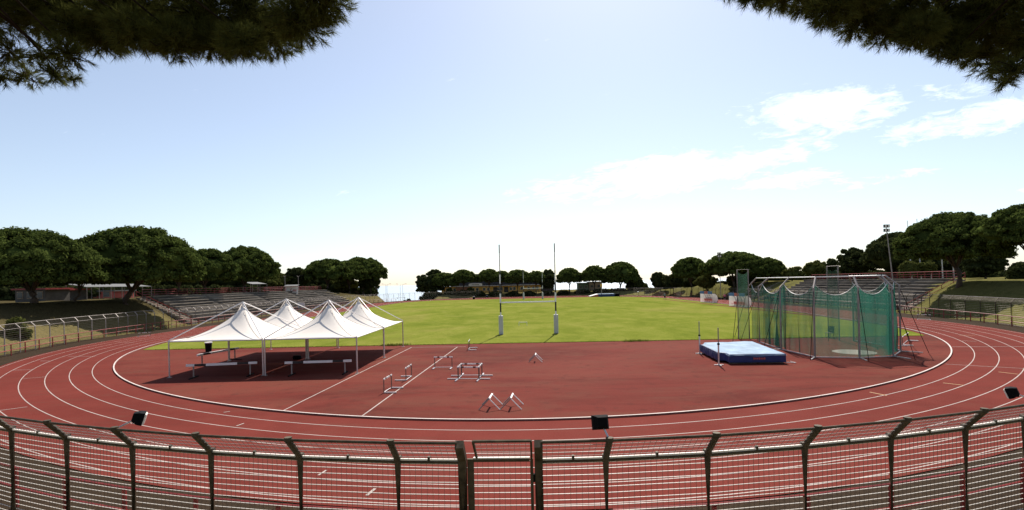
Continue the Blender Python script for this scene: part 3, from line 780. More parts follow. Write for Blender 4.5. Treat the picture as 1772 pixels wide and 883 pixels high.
def standard(label, px, py, top):
    x, y = at(px, py); s = empty('high_jump_upright', (x, y, 0), label, 'upright', 'high jump uprights')
    MB().box((0, 0, 0.03), (0.55, 0.08, 0.05)).box((0, -0.1, 0.03), (0.08, 0.5, 0.045)).build('base', M['alu'], s)
    MB().tube([(0, 0, 0.05), (0, 0, 1.25)], 0.045, 8).build('outer_tube', M['alu'], s); MB().tube([(0, 0, 1.2), (0, 0, top)], 0.03, 8).build('inner_tube', M['steel'], s)
    MB().box((0, 0, 1.25), (0.12, 0.10, 0.10)).build('clamp', M['dark'], s)
standard('slim high jump upright at the far corner of the blue mat', 1210.8, 612.5, 2.2)
standard('slim high jump upright at the near corner of the blue mat', 1244, 632.5, 2.2)

# ------------------------------------------------------------------ throwing cage
def cage():
    base = [at(1297, 587), at(1314.5, 593), at(1352, 605.7), at(1410.4, 619.4), at(1487.7, 620.6), at(1546.2, 618), at(1558.7, 609)]
    c0 = np.array((22.6, 36.6))
    base += [(26.5, 36.2), (26.2, 39.6)]
    loc = (c0[0], c0[1], 0)
    g = empty('throwing_cage', loc, 'hammer throwing cage of steel posts hung with green netting', 'cage')
    ZKN, ZT = 4.34, 5.02
    tops = []; knees = []
    for i, p in enumerate(base):
        p = np.array(p); d = c0-p; d /= np.linalg.norm(d)
        t = p+d*0.75; tops.append((t[0], t[1], ZT)); knees.append((p[0], p[1], ZKN))
        MB().tube([(p[0], p[1], 0), (p[0], p[1], ZKN), (t[0], t[1], ZT)], 0.055, 8).build('cage_post', M['steel'], g, loc)
    tr = MB(); tr.tube(tops, 0.035, 6); tr.build('top_rail', M['alu'], g, loc)
    gr = MB()
    for i in range(1, len(base)-1): gr.bar((*base[i], 0.05), (*base[i+1], 0.05), 0.06)
    gr.build('ground_beam', M['alu'], g, loc)
    ot = MB(); rp_ = MB()
    for i, p in enumerate(base):
        p = np.array(p); d = c0-p; d /= np.linalg.norm(d); e = p-d*1.15
        if i in (2, 3, 4, 5, 6, 7): 
            MB().bar((p[0], p[1], 0.06), (e[0], e[1], 0.05), 0.055).build('outrigger', M['alu'], g, loc)
        MB().tube([(p[0], p[1], ZKN-0.1), (e[0]-d[0]*0.3, e[1]-d[1]*0.3, 0.03)], 0.018, 5).build('guy_rope', M['dark'], g, loc)
    # tall front gates
    for nm, (pa, pb), hh in (('gate_panel', (at(1278, 587), at(1297, 587)), 5.75), ('gate_panel', (at(1433.6, 584.5), at(1452.8, 589.5)), 5.85)):
        pa = np.array(pa); pb = np.array(pb)
        fr = MB(); fr.tube([(*pa, 0), (*pa, hh), (*pb, hh), (*pb, 0)], 0.05, 8); f = fr.build(nm, M['steel'], g, loc)
        nn = 10; vs = []
        for a in range(nn+1):
            for b in range(13):
                q = pa+(pb-pa)*a/nn; z = 0.05+(hh-0.15-0.25*math.sin(a/nn*math.pi)-0.05)*b/12
                w = 0.06*math.sin(a*1.7+b*0.4)
                vs.append((q[0]+w*0.3, q[1]+w, z))
        MB().add(vs, [(a*13+b, (a+1)*13+b, (a+1)*13+b+1, a*13+b+1) for a in range(nn) for b in range(12)]).build('gate_net', M['net2'], f, loc, smooth=True)
        e = pa+np.array((-1.6, -2.6))
        MB().tube([(pa[0], pa[1], hh*0.62), (e[0], e[1], 0.03)], 0.02, 5).build('guy_rope', M['dark'], g, loc)
    # netting: per bay, hung from sagging ropes, folded
    rr = np.random.default_rng(5)
    dens = [0.4, 1.6, 0.5, 0.6, 0.9, 1.3, 1.2, 1.0]
    for i in range(len(base)-1):
        p, q = np.array(base[i]), np.array(base[i+1]); 
        dp = (c0-p)/np.linalg.norm(c0-p)*0.28; dq = (c0-q)/np.linalg.norm(c0-q)*0.28
        p = p+dp; q = q+dq; L = np.linalg.norm(q-p); nx = 54; nz = 16; vs = []
        nrm = np.array((-(q-p)[1], (q-p)[0]))/L
        ph = rr.uniform(0, 6, 4); rope = []
        mid = rr.uniform(0.35, 0.65)
        for a in range(nx+1):
            t = a/nx
            sag = 4*t*(1-t)*(0.75+0.2*rr.uniform())*0.0
            top = 4.60-0.72*(1-abs(2*t-1)**2.2)
            gather = 0
            amp = 0.05+0.10*dens[i]*(0.5+0.5*math.sin(t*5+ph[0]))
            rope.append((*(p+(q-p)*t), top))
            for b in range(nz+1):
                f = b/nz; z = 0.06+(top-0.06)*f
                fold = amp*(math.sin(t*L*4.5+ph[1]+0.9*math.sin(f*3+ph[2]))+0.35*math.sin(t*L*10+ph[3]+f*2))*(1.15-0.75*f)
                tt = t+0.35*dens[i]*0.10*math.sin(t*L*6+ph[2])*(1-f*0.6)
                xy = p+(q-p)*tt+nrm*fold
                vs.append((xy[0], xy[1], z+(0.02*math.sin(t*30) if b == 0 else 0)))
        k = nz+1
        net = MB().add(vs, [(a*k+b, (a+1)*k+b, (a+1)*k+b+1, a*k+b+1) for a in range(nx) for b in range(nz)]).build('net', M['net'] if i in (1, 4, 5, 6) else M['net3'], g, loc, smooth=True)
        MB().tube(rope[::3], 0.016, 5).build('rope', M['white'], net, loc)
    # gathered bundle on the left-hand bay
    cc = at(1478, 609.5)
    n = 40; circ = MB().add([(cc[0]+1.25*math.cos(6.2832*i/n), cc[1]+1.25*math.sin(6.2832*i/n), 0.012) for i in range(n)], [tuple(range(n))]).build('throwing_circle', M['circle'])
    tag(circ, 'pale concrete throwing circle inside the green net cage', 'circle')
cage()
def chair(label, px, py):
    x, y = at(px, py); c = empty('chair', (x, y, 0), label, 'chair', rz=0.4)
    MB().box((0, 0, 0.43), (0.45, 0.45, 0.04)).build('seat', M['stone'], c); MB().box((0.22, 0, 0.70), (0.04, 0.45, 0.5), ry=0.15).build('backrest', M['stone'], c)
    for sx in (-1, 1):
        for sy in (-1, 1): MB().tube([(sx*.2, sy*.2, 0), (sx*.19, sy*.19, 0.42)], 0.02, 6).build('leg', M['stone'], c)
        MB().box((0, sx*0.22, 0.62), (0.4, 0.04, 0.03)).build('armrest', M['stone'], c)
chair('brown chair standing on the grass edge behind the green nets', 1436, 585)

# ------------------------------------------------------------------ dugouts
def dugout(label, p0, L=5.2):
    d = empty('team_shelter', (p0[0], p0[1], 0), label, 'dugout', 'clear team shelters beside the pitch', 0.02)
    # long axis local y, open side -x
    prof = [(0.0, 0.05), (0.9, 0.05), (1.15, 0.5), (1.2, 1.1), (1.0, 1.65), (0.55, 1.95), (0.0, 2.0)]
    sh = MB(); vs = []
    for y in (-L/2, L/2): vs += [(x, y, z) for x, z in prof[1:]]
    n = len(prof)-1
    sh.add(vs, [(i, i+1, n+i+1, n+i) for i in range(n-1)]); sh.build('shell', M['clear'], d)
    for k in range(6):
        y = -L/2+L*k/5
        MB().tube([(x, y, z) for x, z in prof[1:]], 0.045, 6).build('rib', M['black'], d)
    for y in (-L/2, L/2):
        MB().add([(x, y, z) for x, z in prof], [tuple(range(len(prof)))]).build('end_panel', M['clear'], d)
    st = MB(); 
    for k in range(5): st.box((0.6, -L/2+L*(k+.5)/5, 0.42), (0.4, L/5-0.25, 0.06)).box((0.82, -L/2+L*(k+.5)/5, 0.62), (0.06, L/5-0.25, 0.4))
    st.build('bench', M['bannerred'], d)
    ba = MB(); seq = [(0, 0), (.36, 0), (.36, 1), (.66, 1)]
    for t0, t1, c in ((0, .36, 0), (.36, .66, 1), (.66, 1, 0)):
        ba.box((-0.02, L/2-L*(t0+t1)/2, 2.12), (0.05, L*(t1-t0)-0.01, 0.55), 0, c)
    ba.build('banner', [M['bannerblue'], M['bannerred']], d)
    MB().box((0.5, 0, 0.03), (1.2, L, 0.06)).build('base', M['concrete2'], d)
D1 = at(1222, 524); D2 = at(1275, 531)
dugout('clear team shelter with blue and red banner, the more distant of two', D1, 6.2)
dugout('clear team shelter with blue and red banner, partly behind the cage gate', D2, 6.0)

# ------------------------------------------------------------------ pole vault bed and bits on the far track
def vault():
    a = at(1021, 514); b = at(1069, 513.2); m = ((a[0]+b[0])/2, (a[1]+b[1])/2, 0)
    v = empty('vault_bed', m, 'low white, blue and red pole vault bed at the far end of the pitch', 'mat')
    MB().add([(-4.6, -1.5, 0), (-2.0, -1.5, 0), (-2.0, 2.5, 0), (-4.6, 2.5, 0), (-4.5, -1.5, 0.15), (-2.0, -1.5, 0.78), (-2.0, 2.5, 0.78), (-4.5, 2.5, 0.15)], [(0, 1, 5, 4), (1, 2, 6, 5), (2, 3, 7, 6), (3, 0, 4, 7), (4, 5, 6, 7)]).build('front_wedge', M['bannerred'], v)
    MB().add([(-4.5, -1.5, 0.16), (-2.0, -1.5, 0.79), (-2.0, 2.5, 0.79), (-4.5, 2.5, 0.16), (-4.5, -1.5, 0.3), (-2.0, -1.5, 0.95), (-2.0, 2.5, 0.95), (-4.5, 2.5, 0.3)], [(4, 5, 6, 7), (0, 1, 5, 4), (1, 2, 6, 5), (2, 3, 7, 6), (3, 0, 4, 7)]).build('wedge_cover', M['white'], v)
    bevel(MB().box((1.0, 0.5, 0.4), (6.0, 4, 0.8)).build('bed', M['blue'], v), 0.06)
    bevel(MB().box((0.8, 0.5, 0.86), (5.4, 4.1, 0.12)).build('cover', M['ltblue'], v), 0.05)
    MB().box((3.9, -0.9, 0.5), (1.6, 1.2, 1.0)).build('side_block', M['dark'], v)
    s = empty('vault_stand', (*at(1041, 513.8), 0), 'tall cream vault stand beside the low far landing bed', 'upright')
    MB().tube([(0, 0, 0.05), (0, 0, 4.1)], 0.14, 6).build('post', M['concrete2'], s); MB().box((0, 0, 3.6), (0.5, 0.5, 0.9)).build('pad', M['yellow'], s); MB().box((0, 0, 0.04), (1.2, 0.8, 0.08)).build('base', M['steel'], s)
vault()
def far_bin(label, px, py, h):
    b = empty('litter_bin', (*at(px, py), 0.0), label, 'bin'); MB().tube([(0, 0, 0), (0, 0, h*0.8)], 0.38, 10).build('bin_body', M['dark'], b); MB().tube([(0, 0, h*0.8), (0, 0, h)], 0.36, 10).build('lid', M['pad'], b)
far_bin('dark bin with a pale top on the far track edge, left of the goals', 820, 518.2, 1.0)
far_bin('small dark bin on the far straight in front of the yellow building', 842.5, 514.9, 0.7)
def bench(label, px, py, L):
    b = empty('white_bench', (*at(px, py), 0), label, 'bench', 'white benches along the far fence')
    MB().box((0, 0, 0.45), (L, 0.4, 0.08)).build('seat', M['white'], b)
    for s in (-1, 1): MB().box((s*L*0.4, 0, 0.2), (0.1, 0.36, 0.4)).build('leg', M['steel'], b)
bench('white bench at the far fence behind the nearer goal', 878, 512.9, 4.0)
bench('pale bench by the far fence gate at the sea gap', 694, 517.3, 3.4)
bench('pale bench by the far fence in front of the big far pines', 1080, 509.8, 4.5)
hk = [(1112, 508.2), (1121, 508.6), (1130, 508.0), (1139, 508.6), (1147, 508.2)]
for i, (x, y) in enumerate(hk):
    p = at(x, y); o = copy_tree(hp); o.location = (*p, 0.01); o.rotation_euler = (0, 0, 0.3*(i % 2)); o.scale = (1.5, 1, 1.3)
    o['label'] = 'white hurdle parked in a loose row on the far right track'; o['group'] = 'hurdles parked on the far track'

# ------------------------------------------------------------------ people
def person(label, px, py, h, rz, shirt, stride):
    x, y = at(px, py); z0 = 0.03
    p = empty('person', (x, y, z0), label, 'person', rz=rz)
    k = h/1.75
    def skin(name, J, E, rads, mat, root=0):
        me = bpy.data.meshes.new(name); me.from_pydata([tuple(c*k for c in j) for j in J], E, [])
        me.materials.append(mat); o = bpy.data.objects.new(name, me); COL.objects.link(o); o.parent = p
        m = o.modifiers.new('skin', 'SKIN'); m.use_smooth_shade = True
        for i, r in enumerate(rads): me.skin_vertices[0].data[i].radius = (r*k, r*k)
        me.skin_vertices[0].data[root].use_root = True
        s = o.modifiers.new('sub', 'SUBSURF'); s.levels = 1; s.render_levels = 2
        return o
    s = stride
    J = [(0, 0, .95), (0, -.02, 1.15), (0, -.02, 1.40), (0, -.01, 1.50), (0, -.04, 1.60), (0, -.03, 1.72),
         (.18, 0, 1.42), (.24, .10*s, 1.15), (.20, -.12*s, 1.00), (-.18, 0, 1.42), (-.24, -.10*s, 1.15), (-.20, -.30*s, 1.08),
         (.09, 0, .90), (.10, -.22*s, .52), (.10, -.10*s, .08), (.10, -.24*s, .03), (-.09, 0, .90), (-.10, .12*s, .50), (-.10, .42*s, .16), (-.10, .36*s, .04)]
    E = [(0, 1), (1, 2), (2, 3), (3, 4), (4, 5), (2, 6), (6, 7), (7, 8), (2, 9), (9, 10), (10, 11), (0, 12), (12, 13), (13, 14), (14, 15), (0, 16), (16, 17), (17, 18), (18, 19)]
    rad = [.13, .12, .13, .055, .095, .07, .06, .045, .035, .06, .045, .035, .09, .06, .045, .035, .09, .06, .045, .035]
    skin('body', J, E, rad, M['skin'])
    skin('shirt', [J[0], J[1], J[2], J[6], J[7], J[9], J[10]], [(0, 1), (1, 2), (2, 3), (3, 4), (2, 5), (5, 6)], [.15, .145, .15, .08, .06, .08, .06], shirt)
    skin('shorts', [J[0], J[12], J[13], J[16], J[17]], [(0, 1), (1, 2), (0, 3), (3, 4)], [.145, .11, .085, .11, .085], M['navy'])
    skin('hair', [(0, -.02, 1.66), (0, -.01, 1.75)], [(0, 1)], [.10, .075], M['hair'])
person('person in a teal shirt and dark shorts walking on the grass', 1150.5, 519.3, 1.75, 0.6, M['teal'], 0.7)
person('person in a pink shirt running on the right straight past the shelters', 1254, 521.2, 1.65, 2.9, M['pink'], 1.2)

# ------------------------------------------------------------------ terraces
def terrace(label, side, v0, v1, o0, rows, rise, tread):
    p = world(side*(RK+o0+4), (v0+v1)/2); loc = (p[0], p[1], 0)
    t = empty('terrace', loc, label, 'terrace', 'concrete stands along the straights')
    n = 14
    for r in range(rows):
        a, b = RK+o0+r*tread, RK+o0+(r+1)*tread+(1.2 if r == rows-1 else 0.0); z = 0.35+rise*(r+1); zl = z-rise-0.35
        vs = []
        for i in range(n+1):
            v = v0+(v1-v0)*i/n+ (0)
            pa, pb = world(side*a, v), world(side*b, v)
            vs += [(*pa, zl), (*pa, z), (*pb, z), (*pb, zl)]
        fs = [(4*i+j, 4*i+j+1, 4*i+5+j, 4*i+4+j) for i in range(n) for j in range(3)]+[(3, 2, 1, 0), (4*n, 4*n+1, 4*n+2, 4*n+3)]
        MB().add(vs, fs).build('step', M['concrete'], t, loc)
        # seat slab: a pale overhanging nosing on each step, broken at the aisles
        nb = MB()
        cuts = [0.0, 0.16, 0.18, 0.40, 0.42, 0.63, 0.65, 0.84, 0.86, 1.0]
        for c in range(0, len(cuts), 2):
            w = []
            for i in range(5):
                v = v0+(v1-v0)*(cuts[c]+(cuts[c+1]-cuts[c])*i/4)
                pa, pb = world(side*(a-0.08), v), world(side*(a+0.40), v)
                w += [(*pa, z+0.003), (*pa, z+0.09), (*pb, z+0.09), (*pb, z+0.003)]
            nb.add(w, [(4*i+j, 4*i+(j+1) % 4, 4*i+4+(j+1) % 4, 4*i+4+j) for i in range(4) for j in range(4)]+[(3, 2, 1, 0), (16, 17, 18, 19)])
        nb.build('seat_slab', M['concrete2'], t, loc)
    # red rail along the top
    oo = RK+o0+rows*tread+0.9; zt = 0.35+rise*rows
    rl = empty('terrace_rail', (*world(side*oo, (v0+v1)/2), zt), 'red railing along the top of the '+('left' if side < 0 else 'right')+' terrace', 'railing', 'red railings above the terraces'); l2 = tuple(rl.location)
    m = 26; pts = [world(side*oo, v0+(v1-v0)*i/m) for i in range(m+1)]
    for p in pts: MB().tube([(*p, zt), (*p, zt+1.1)], 0.04, 5).build('rail_post', M['redpaint'], rl, l2)
    for nm, z in (('top_bar', 1.1), ('middle_bar', 0.72), ('lower_bar', 0.35)): MB().tube([(*p, zt+z) for p in pts], 0.045, 5).build(nm, M['redpaint'], rl, l2)
    return t
terrace('weathered concrete terrace of steps below the left pines', -1, 19, 92, 13.4, 9, 0.43, 0.95)
terrace('weathered concrete terrace of steps behind the green net cage', 1, 12, 52, 13.4, 9, 0.43, 0.95)
def stairs(label, side, v, o0, o1, w, z1, rail=True):
    p = world(side*(RK+(o0+o1)/2), v); loc = (p[0], p[1], 0)
    s = empty('stairs', loc, label, 'stairs', 'concrete stairs up the banks'); n = 14; mb = MB()
    for k in range(n):
        a, b = RK+o0+(o1-o0)*k/n, RK+o0+(o1-o0)*(k+1)/n; z = 0.2+z1*(k+1)/n
        q = [world(side*a, v), world(side*a, v+w), world(side*b, v+w), world(side*b, v)]
        if side < 0: q = q[::-1]
        mb.poly(q, 0.6, z-0.6)
    mb.build('steps', M['concrete2'], s, loc)
    if rail:
        a, b = world(side*(RK+o0), v), world(side*(RK+o1), v)
        h = MB(); h.tube([(*a, 1.1), (*b, z1+1.2)], 0.045, 6); h.tube([(*a, 0.6), (*b, z1+0.7)], 0.035, 6)
        for k in range(6):
            t = k/5; q = (a[0]+(b[0]-a[0])*t, a[1]+(b[1]-a[1])*t); h.tube([(*q, z1*t), (*q, z1*t+1.15)], 0.04, 5)
        h.build('handrail', M['redpaint'], s, loc)
stairs('stairs with red handrail at the near end of the right terrace', 1, 10.0, 13, 22, 1.6, 3.9)
stairs('stairs with red handrail at the near end of the left terrace', -1, 16.6, 13, 22, 1.6, 3.9)
for k, v in enumerate((56, 63, 70, 77)):
    stairs('narrow stairs up the far right bank, '+['first', 'second', 'third', 'fourth'][k]+' beyond the terrace end', 1, v, 13.4, 22, 1.4, 3.6, False)

# ------------------------------------------------------------------ trees
def cards(C, Nrm, size, rg, tri=False):
    """small leaf faces at C facing Nrm"""
    n = len(C); up = rg.normal(0, 1, (n, 3)); a = np.cross(Nrm, up); a /= np.linalg.norm(a, axis=1, keepdims=True)+1e-9
    b = np.cross(Nrm, a); s = size*rg.uniform(0.6, 1.4, (n, 1))
    a = a*s*0.55; b = b*s
    return np.stack([C-b, C+a-b*0.1, C+b, C-a-b*0.1], 1).reshape(-1, 3)
def clumps(centres, rads, per, leaf, rg, jit=0.42, flatz=0.85):
    n = len(centres); c = np.repeat(centres, per, 0); r = np.repeat(rads, per)[:, None]
    d = rg.normal(0, 1, (n*per, 3)); d /= np.linalg.norm(d, axis=1, keepdims=True)
    d[:, 2] = np.where(d[:, 2] < -0.35, -d[:, 2]*0.6, d[:, 2])
    P = c+d*r*rg.uniform(0.55, 1.08, (n*per, 1))*np.array((1, 1, flatz))
    N = d+rg.normal(0, jit, d.shape); N /= np.linalg.norm(N, axis=1, keepdims=True)
    return cards(P, N, leaf, rg)
def core(R, zb, h, rg, k=0.78, dome=True):
    nu, nv = 22, 12; V = []
    ph = rg.uniform(0, 6, 6)
    for j in range(nv+1):
        t = math.pi*j/nv
        for i in range(nu):
            a = 2*math.pi*i/nu
            w = 1+0.10*math.sin(3*a+ph[0])*math.sin(t)+0.08*math.sin(5*a+ph[1]+2*t)+0.07*math.sin(7*a+4*t+ph[2])
            V.append((R*k*w*math.sin(t)*math.cos(a), R*k*w*math.sin(t)*math.sin(a), zb+h*0.46+h*0.44*k*math.cos(t)*w))
    Fq = [(j*nu+i, j*nu+(i+1) % nu, (j+1)*nu+(i+1) % nu, (j+1)*nu+i) for j in range(nv) for i in range(nu)]
    return np.array(V), np.array(Fq)
TREES = []
def tree(name, label, px, w, ytop, ybot, d, kind='pine', mat=None, leaf=None, dens=1.0, cat='tree', trunkpx=None, group=None, flat=0.5):
    rg = np.random.default_rng(abs(hash((px, ytop, d))) % 100000)
    x, y, zt = atd(px, ytop, d); zb = atd(px, ybot, d)[2]; R = w*d/F/2; g = tz(x, y); h = zt-zb
    if trunkpx is None: tx = x
    else: tx = atd(trunkpx, ybot, d)[0]
    ty = y; gz = tz(tx, ty)
    root = empty(name, (tx, ty, gz-0.05), label, cat, group)
    pxm = d/514.0
    leaf = leaf or max(0.12, pxm*1.25)
    cr = max(0.42, R*0.125)
    if kind == 'pine':
        n = int(190*dens); u = rg.uniform(0, 1, n); a = rg.uniform(0, 6.2832, n)
        rr = np.sqrt(u)*0.94; lump = 1+0.055*np.sin(3*a+rg.uniform(0, 6))+0.04*np.sin(5*a+rg.uniform(0, 6))
        zz = np.power(np.clip(1-rr**2.3, 0, 1), 0.62)
        topz = zb+h*(0.26+0.70*zz)*(1+0.05*np.sin(4*a+3*rr))
        sel = rg.uniform(0, 1, n)
        z = np.where(sel < 0.70, topz, zb+h*(0.10+0.20*rg.uniform(0, 1, n))+(topz-zb)*0.25*rg.uniform(0, 1, n))
        C = np.stack([rr*R*lump*np.cos(a), rr*R*lump*np.sin(a), z-cr*0.5], -1)
        # rim
        m = int(80*dens); a2 = rg.uniform(0, 6.2832, m); lump2 = 1+0.055*np.sin(3*a2)+0.04*np.sin(5*a2)
        C2 = np.stack([R*0.93*lump2*np.cos(a2), R*0.93*lump2*np.sin(a2), zb+h*rg.uniform(0.10, 0.50, m)], -1)
        C = np.concatenate([C, C2])
    else:
        n = int(170*dens); dd = rg.normal(0, 1, (n, 3)); dd /= np.linalg.norm(dd, axis=1, keepdims=True)
        ph = rg.uniform(0, 6, 3)
        lump = 0.86+0.16*np.sin(3*dd[:, 0]+ph[0])+0.13*np.sin(4*dd[:, 2]+3*dd[:, 1]+ph[1])
        q = rg.uniform(0.72, 0.98, n)*lump
        C = dd*q[:, None]*np.array((R, R, h/2)); C[:, 2] += zb+h/2
        cr = max(0.5, min(R, h/2)*0.22)
    rads = cr*rg.uniform(0.7, 1.15, len(C))
    V = clumps(C, rads, int(120*min(2.2, max(0.6, cr/(leaf*2.6)))), leaf, rg)
    Fq = np.arange(len(V)).reshape(-1, 4)
    cv, cf = core(R, zb, h, rg, 0.84 if kind == 'pine' else 0.72)
    if kind == 'pine': cv[:, 2] = np.where(cv[:, 2] < zb+h*0.25, zb+h*0.22+0.1*(cv[:, 2]-zb-h*0.25), cv[:, 2]); cv[:, 2] -= cr*0.4
    Fq = np.concatenate([Fq, cf+len(V)]); V = np.concatenate([V, cv])
    V = V+np.array((x-tx, 0, -gz+0.05))
    np_mesh('crown', V, Fq, M[mat or ('pine' if kind == 'pine' else 'broad')], root)
    tb = MB(); zc = zb-gz+h*0.3; k = max(0.16, min(0.42, R*0.06)); ox = x-tx
    bend_ = rg.normal(0, 0.2, 2)
    zf = max(0.8, zb-gz) * (0.75 if kind == 'pine' else 0.9)
    tb.tube([(0, 0, -0.2), (bend_[0]*0.5, bend_[1]*0.4, zf*0.35), (bend_[0]+ox*0.3, bend_[1], zf*0.72), (ox*0.5, 0, zf+0.1)], k, 9, r2=k*0.72)
    for i in range(7):
        a = 6.2832*i/7+rg.uniform(0, 0.6); rr = R*rg.uniform(0.45, 0.75)
        tb.tube([(ox*0.5, 0, zf*rg.uniform(0.96, 1.0)), (ox*0.75+rr*0.3*math.cos(a), rr*0.3*math.sin(a), zf+(zc-zf)*0.65), (ox+rr*math.cos(a), rr*math.sin(a), zc+h*0.1)], k*0.45, 6, r2=k*0.15)
    tb.build('trunk', M['bark'], root, smooth=True)
    TREES.append(root)
GL, GF, GR = 'umbrella pines on the left bank', 'pines in front of the far buildings', 'trees on the right bank'
tree('stone_pine', 'broad umbrella pine cut by the frame edge above the left bank', 48, 205, 397, 499, 60, trunkpx=58, dens=1.5, group=GL)
tree('stone_pine', 'smaller umbrella pine wedged between the two broadest pines on the left bank', 143, 72, 414, 500, 66, trunkpx=128, group=GL)
tree('stone_pine', 'tallest broad umbrella pine on the left bank, at the near end of the terrace', 236, 186, 393, 497, 72, trunkpx=216, dens=1.5, group=GL)
tree('stone_pine', 'rounded pine just beyond the tallest left pine, overlapping its crown', 308, 62, 424, 492, 86, group=GL)
tree('stone_pine', 'lower pine with lumpy crown above the middle of the left terrace', 352, 104, 432, 490, 97, group=GL)
tree('stone_pine', 'round domed pine standing above the small roofed shelter on the left terrace', 421, 104, 428, 489, 114, dens=1.2, group=GL)
tree('bushy_tree', 'low pale green tree directly beyond the domed left pine', 455, 60, 474, 502, 150, kind='broad', mat='pale', group=GL)
tree('bushy_tree', 'pale rounded tree behind the white notice board', 485, 44, 470, 500, 158, kind='broad', mat='pale', group=GL)
tree('bushy_tree', 'taller green tree rising behind the two short lamp posts', 514, 48, 463, 500, 162, kind='broad', group=GL)
tree('stone_pine', 'flat topped pine at the near side of the far left pine cluster', 566, 76, 449, 487, 160, group=GL)
tree('stone_pine', 'pine in the middle of the far left cluster, half hidden', 603, 58, 451, 488, 168, group=GL)
tree('stone_pine', 'tallest pine of the far left cluster, at the edge of the sea view', 627, 74, 446, 487, 176, dens=1.2, group=GL)
tree('bushy_tree', 'small dark tree under the far left cluster beside the sea gap', 640, 44, 474, 500, 178, kind='broad', group=GL)
tree('bushy_tree', 'low pale tree between the trunks of the far left cluster', 598, 60, 482, 502, 185, kind='broad', mat='pale', group=GL)
tree('bushy_tree', 'dark spreading tree at the sea end of the far row', 744, 50, 474, 509, 195, kind='broad', group=GF)
tree('bushy_tree', 'thin topped tree sticking up behind the sea end of the far row', 750, 26, 465, 490, 199, kind='broad', dens=0.4, group=GF)
tree('stone_pine', 'pine beside the dark spreading tree, over the yellow building corner', 768, 46, 473, 497, 194, group=GF)
tree('stone_pine', 'round pine in front of the brick part of the yellow building', 802, 42, 468, 490, 194, group=GF)
tree('stone_pine', 'round pine just right of the white arched sign', 846, 38, 467, 489, 194, group=GF)
tree('stone_pine', 'narrow pine behind the nearer goal post', 868, 26, 470, 488, 198, group=GF)
tree('stone_pine', 'wide pine framed between the nearer goal posts', 895, 42, 468, 490, 194, group=GF)
tree('stone_pine', 'pine seen through the distant goal', 927, 34, 470, 490, 194, group=GF)
tree('bushy_tree', 'drooping dark tree at the far end of the yellow building', 947, 34, 470, 501, 195, kind='broad', group=GF)
tree('stone_pine', 'lone round pine with open sky on both sides', 985, 41, 465, 490, 192, group=GF)
tree('stone_pine', 'pine in front of the tan stone gatehouse', 1028, 44, 461, 488, 190, group=GF)
tree('stone_pine', 'largest dark pine of the far row, above the vault bed', 1073, 58, 454, 492, 188, dens=1.3, group=GF)
tree('bushy_tree', 'feathery dark tree leaning from the largest far pine to the sea gap', 1096, 30, 474, 505, 190, kind='broad', group=GF)
tree('bushy_tree', 'small green bush in the gap beyond the far fence', 1112, 18, 490, 508, 196, kind='broad', mat='pale', cat='bush', group=GF)
tree('bushy_tree', 'feathery tree at the sea end of the right bank', 1142, 34, 473, 499, 168, kind='broad', group=GR)
tree('bushy_tree', 'rounded dark tree between the feathery tree and the right pines', 1165, 34, 475, 500, 160, kind='broad', group=GR)
tree('stone_pine', 'pine at the sea end of the right pine group', 1194, 58, 446, 482, 150, group=GR)
tree('stone_pine', 'widest pine of the right group behind the tall lamp pole', 1268, 100, 437, 478, 132, dens=1.5, group=GR)
tree('stone_pine', 'sloping pine ending the right group towards the cage', 1326, 58, 447, 482, 126, group=GR)
tree('bushy_tree', 'pale bush under the widest right pine', 1222, 44, 476, 499, 140, kind='broad', mat='pale', cat='bush', group=GR)
tree('bushy_tree', 'dark shrubbery under the right pines', 1290, 70, 474, 496, 138, kind='broad', group=GR)
tree('bushy_tree', 'thin sparse tree above the cage top rail', 1370, 30, 462, 484, 120, kind='broad', mat='pale', dens=0.25, group=GR)
tree('bushy_tree', 'round olive bush seen over the cage', 1408, 42, 453, 480, 128, kind='broad', mat='pale', group=GR)
tree('bushy_tree', 'small upright tree just above the rear cage gate', 1441, 18, 448, 472, 130, kind='broad', dens=0.5, group=GR)
tree('bushy_tree', 'olive tree stepping up to the big dark tree on the right', 1482, 58, 431, 482, 108, kind='broad', group=GR)
tree('bushy_tree', 'big dark leafy tree behind the second tall lamp pole', 1546, 108, 401, 478, 100, kind='broad', dens=1.4, group=GR)
tree('stone_pine', 'large umbrella pine on the right bank in front of the flagpoles', 1648, 152, 369, 454, 66, trunkpx=1658, dens=1.6, group=GR)
tree('stone_pine', 'umbrella pine cut by the frame edge above the right bank', 1768, 122, 356, 428, 58, trunkpx=1800, dens=1.4, group=GR)
tree('bushy_tree', 'dark leafy tree under the large right umbrella pine', 1704, 62, 424, 482, 84, kind='broad', group=GR)
tree('bushy_tree', 'light flowering shrub behind the red railing by the flagpoles', 1597, 44, 448, 477, 92, kind='broad', mat='pale', cat='shrub', dens=0.7, group=GR)
tree('bushy_tree', 'pale conical shrub at the foot of the tallest flagpole', 1573, 22, 454, 478, 90, kind='broad', mat='pale', cat='shrub', group=GR)
tree('bushy_tree', 'dark shrub at the frame edge on top of the right bank', 1768, 34, 455, 492, 74, kind='broad', cat='shrub', group=GR)
tree('bushy_tree', 'broad dark tree far behind the first umbrella pine on the left', 10, 170, 440, 522, 95, kind='broad', group=GL)
tree('bushy_tree', 'dark tree far behind the gap between the left umbrella pines', 190, 150, 445, 516, 110, kind='broad', group=GL)
tree('bushy_tree', 'dark tree far behind the terrace end of the left pines', 300, 110, 450, 512, 125, kind='broad', group=GL)
tree('bushy_tree', 'dark tree far behind the lower pine over the left terrace', 388, 100, 455, 508, 140, kind='broad', group=GL)
tree('bushy_tree', 'dark tree far behind the smaller wedged pine', 105, 110, 450, 520, 112, kind='broad', group=GL)
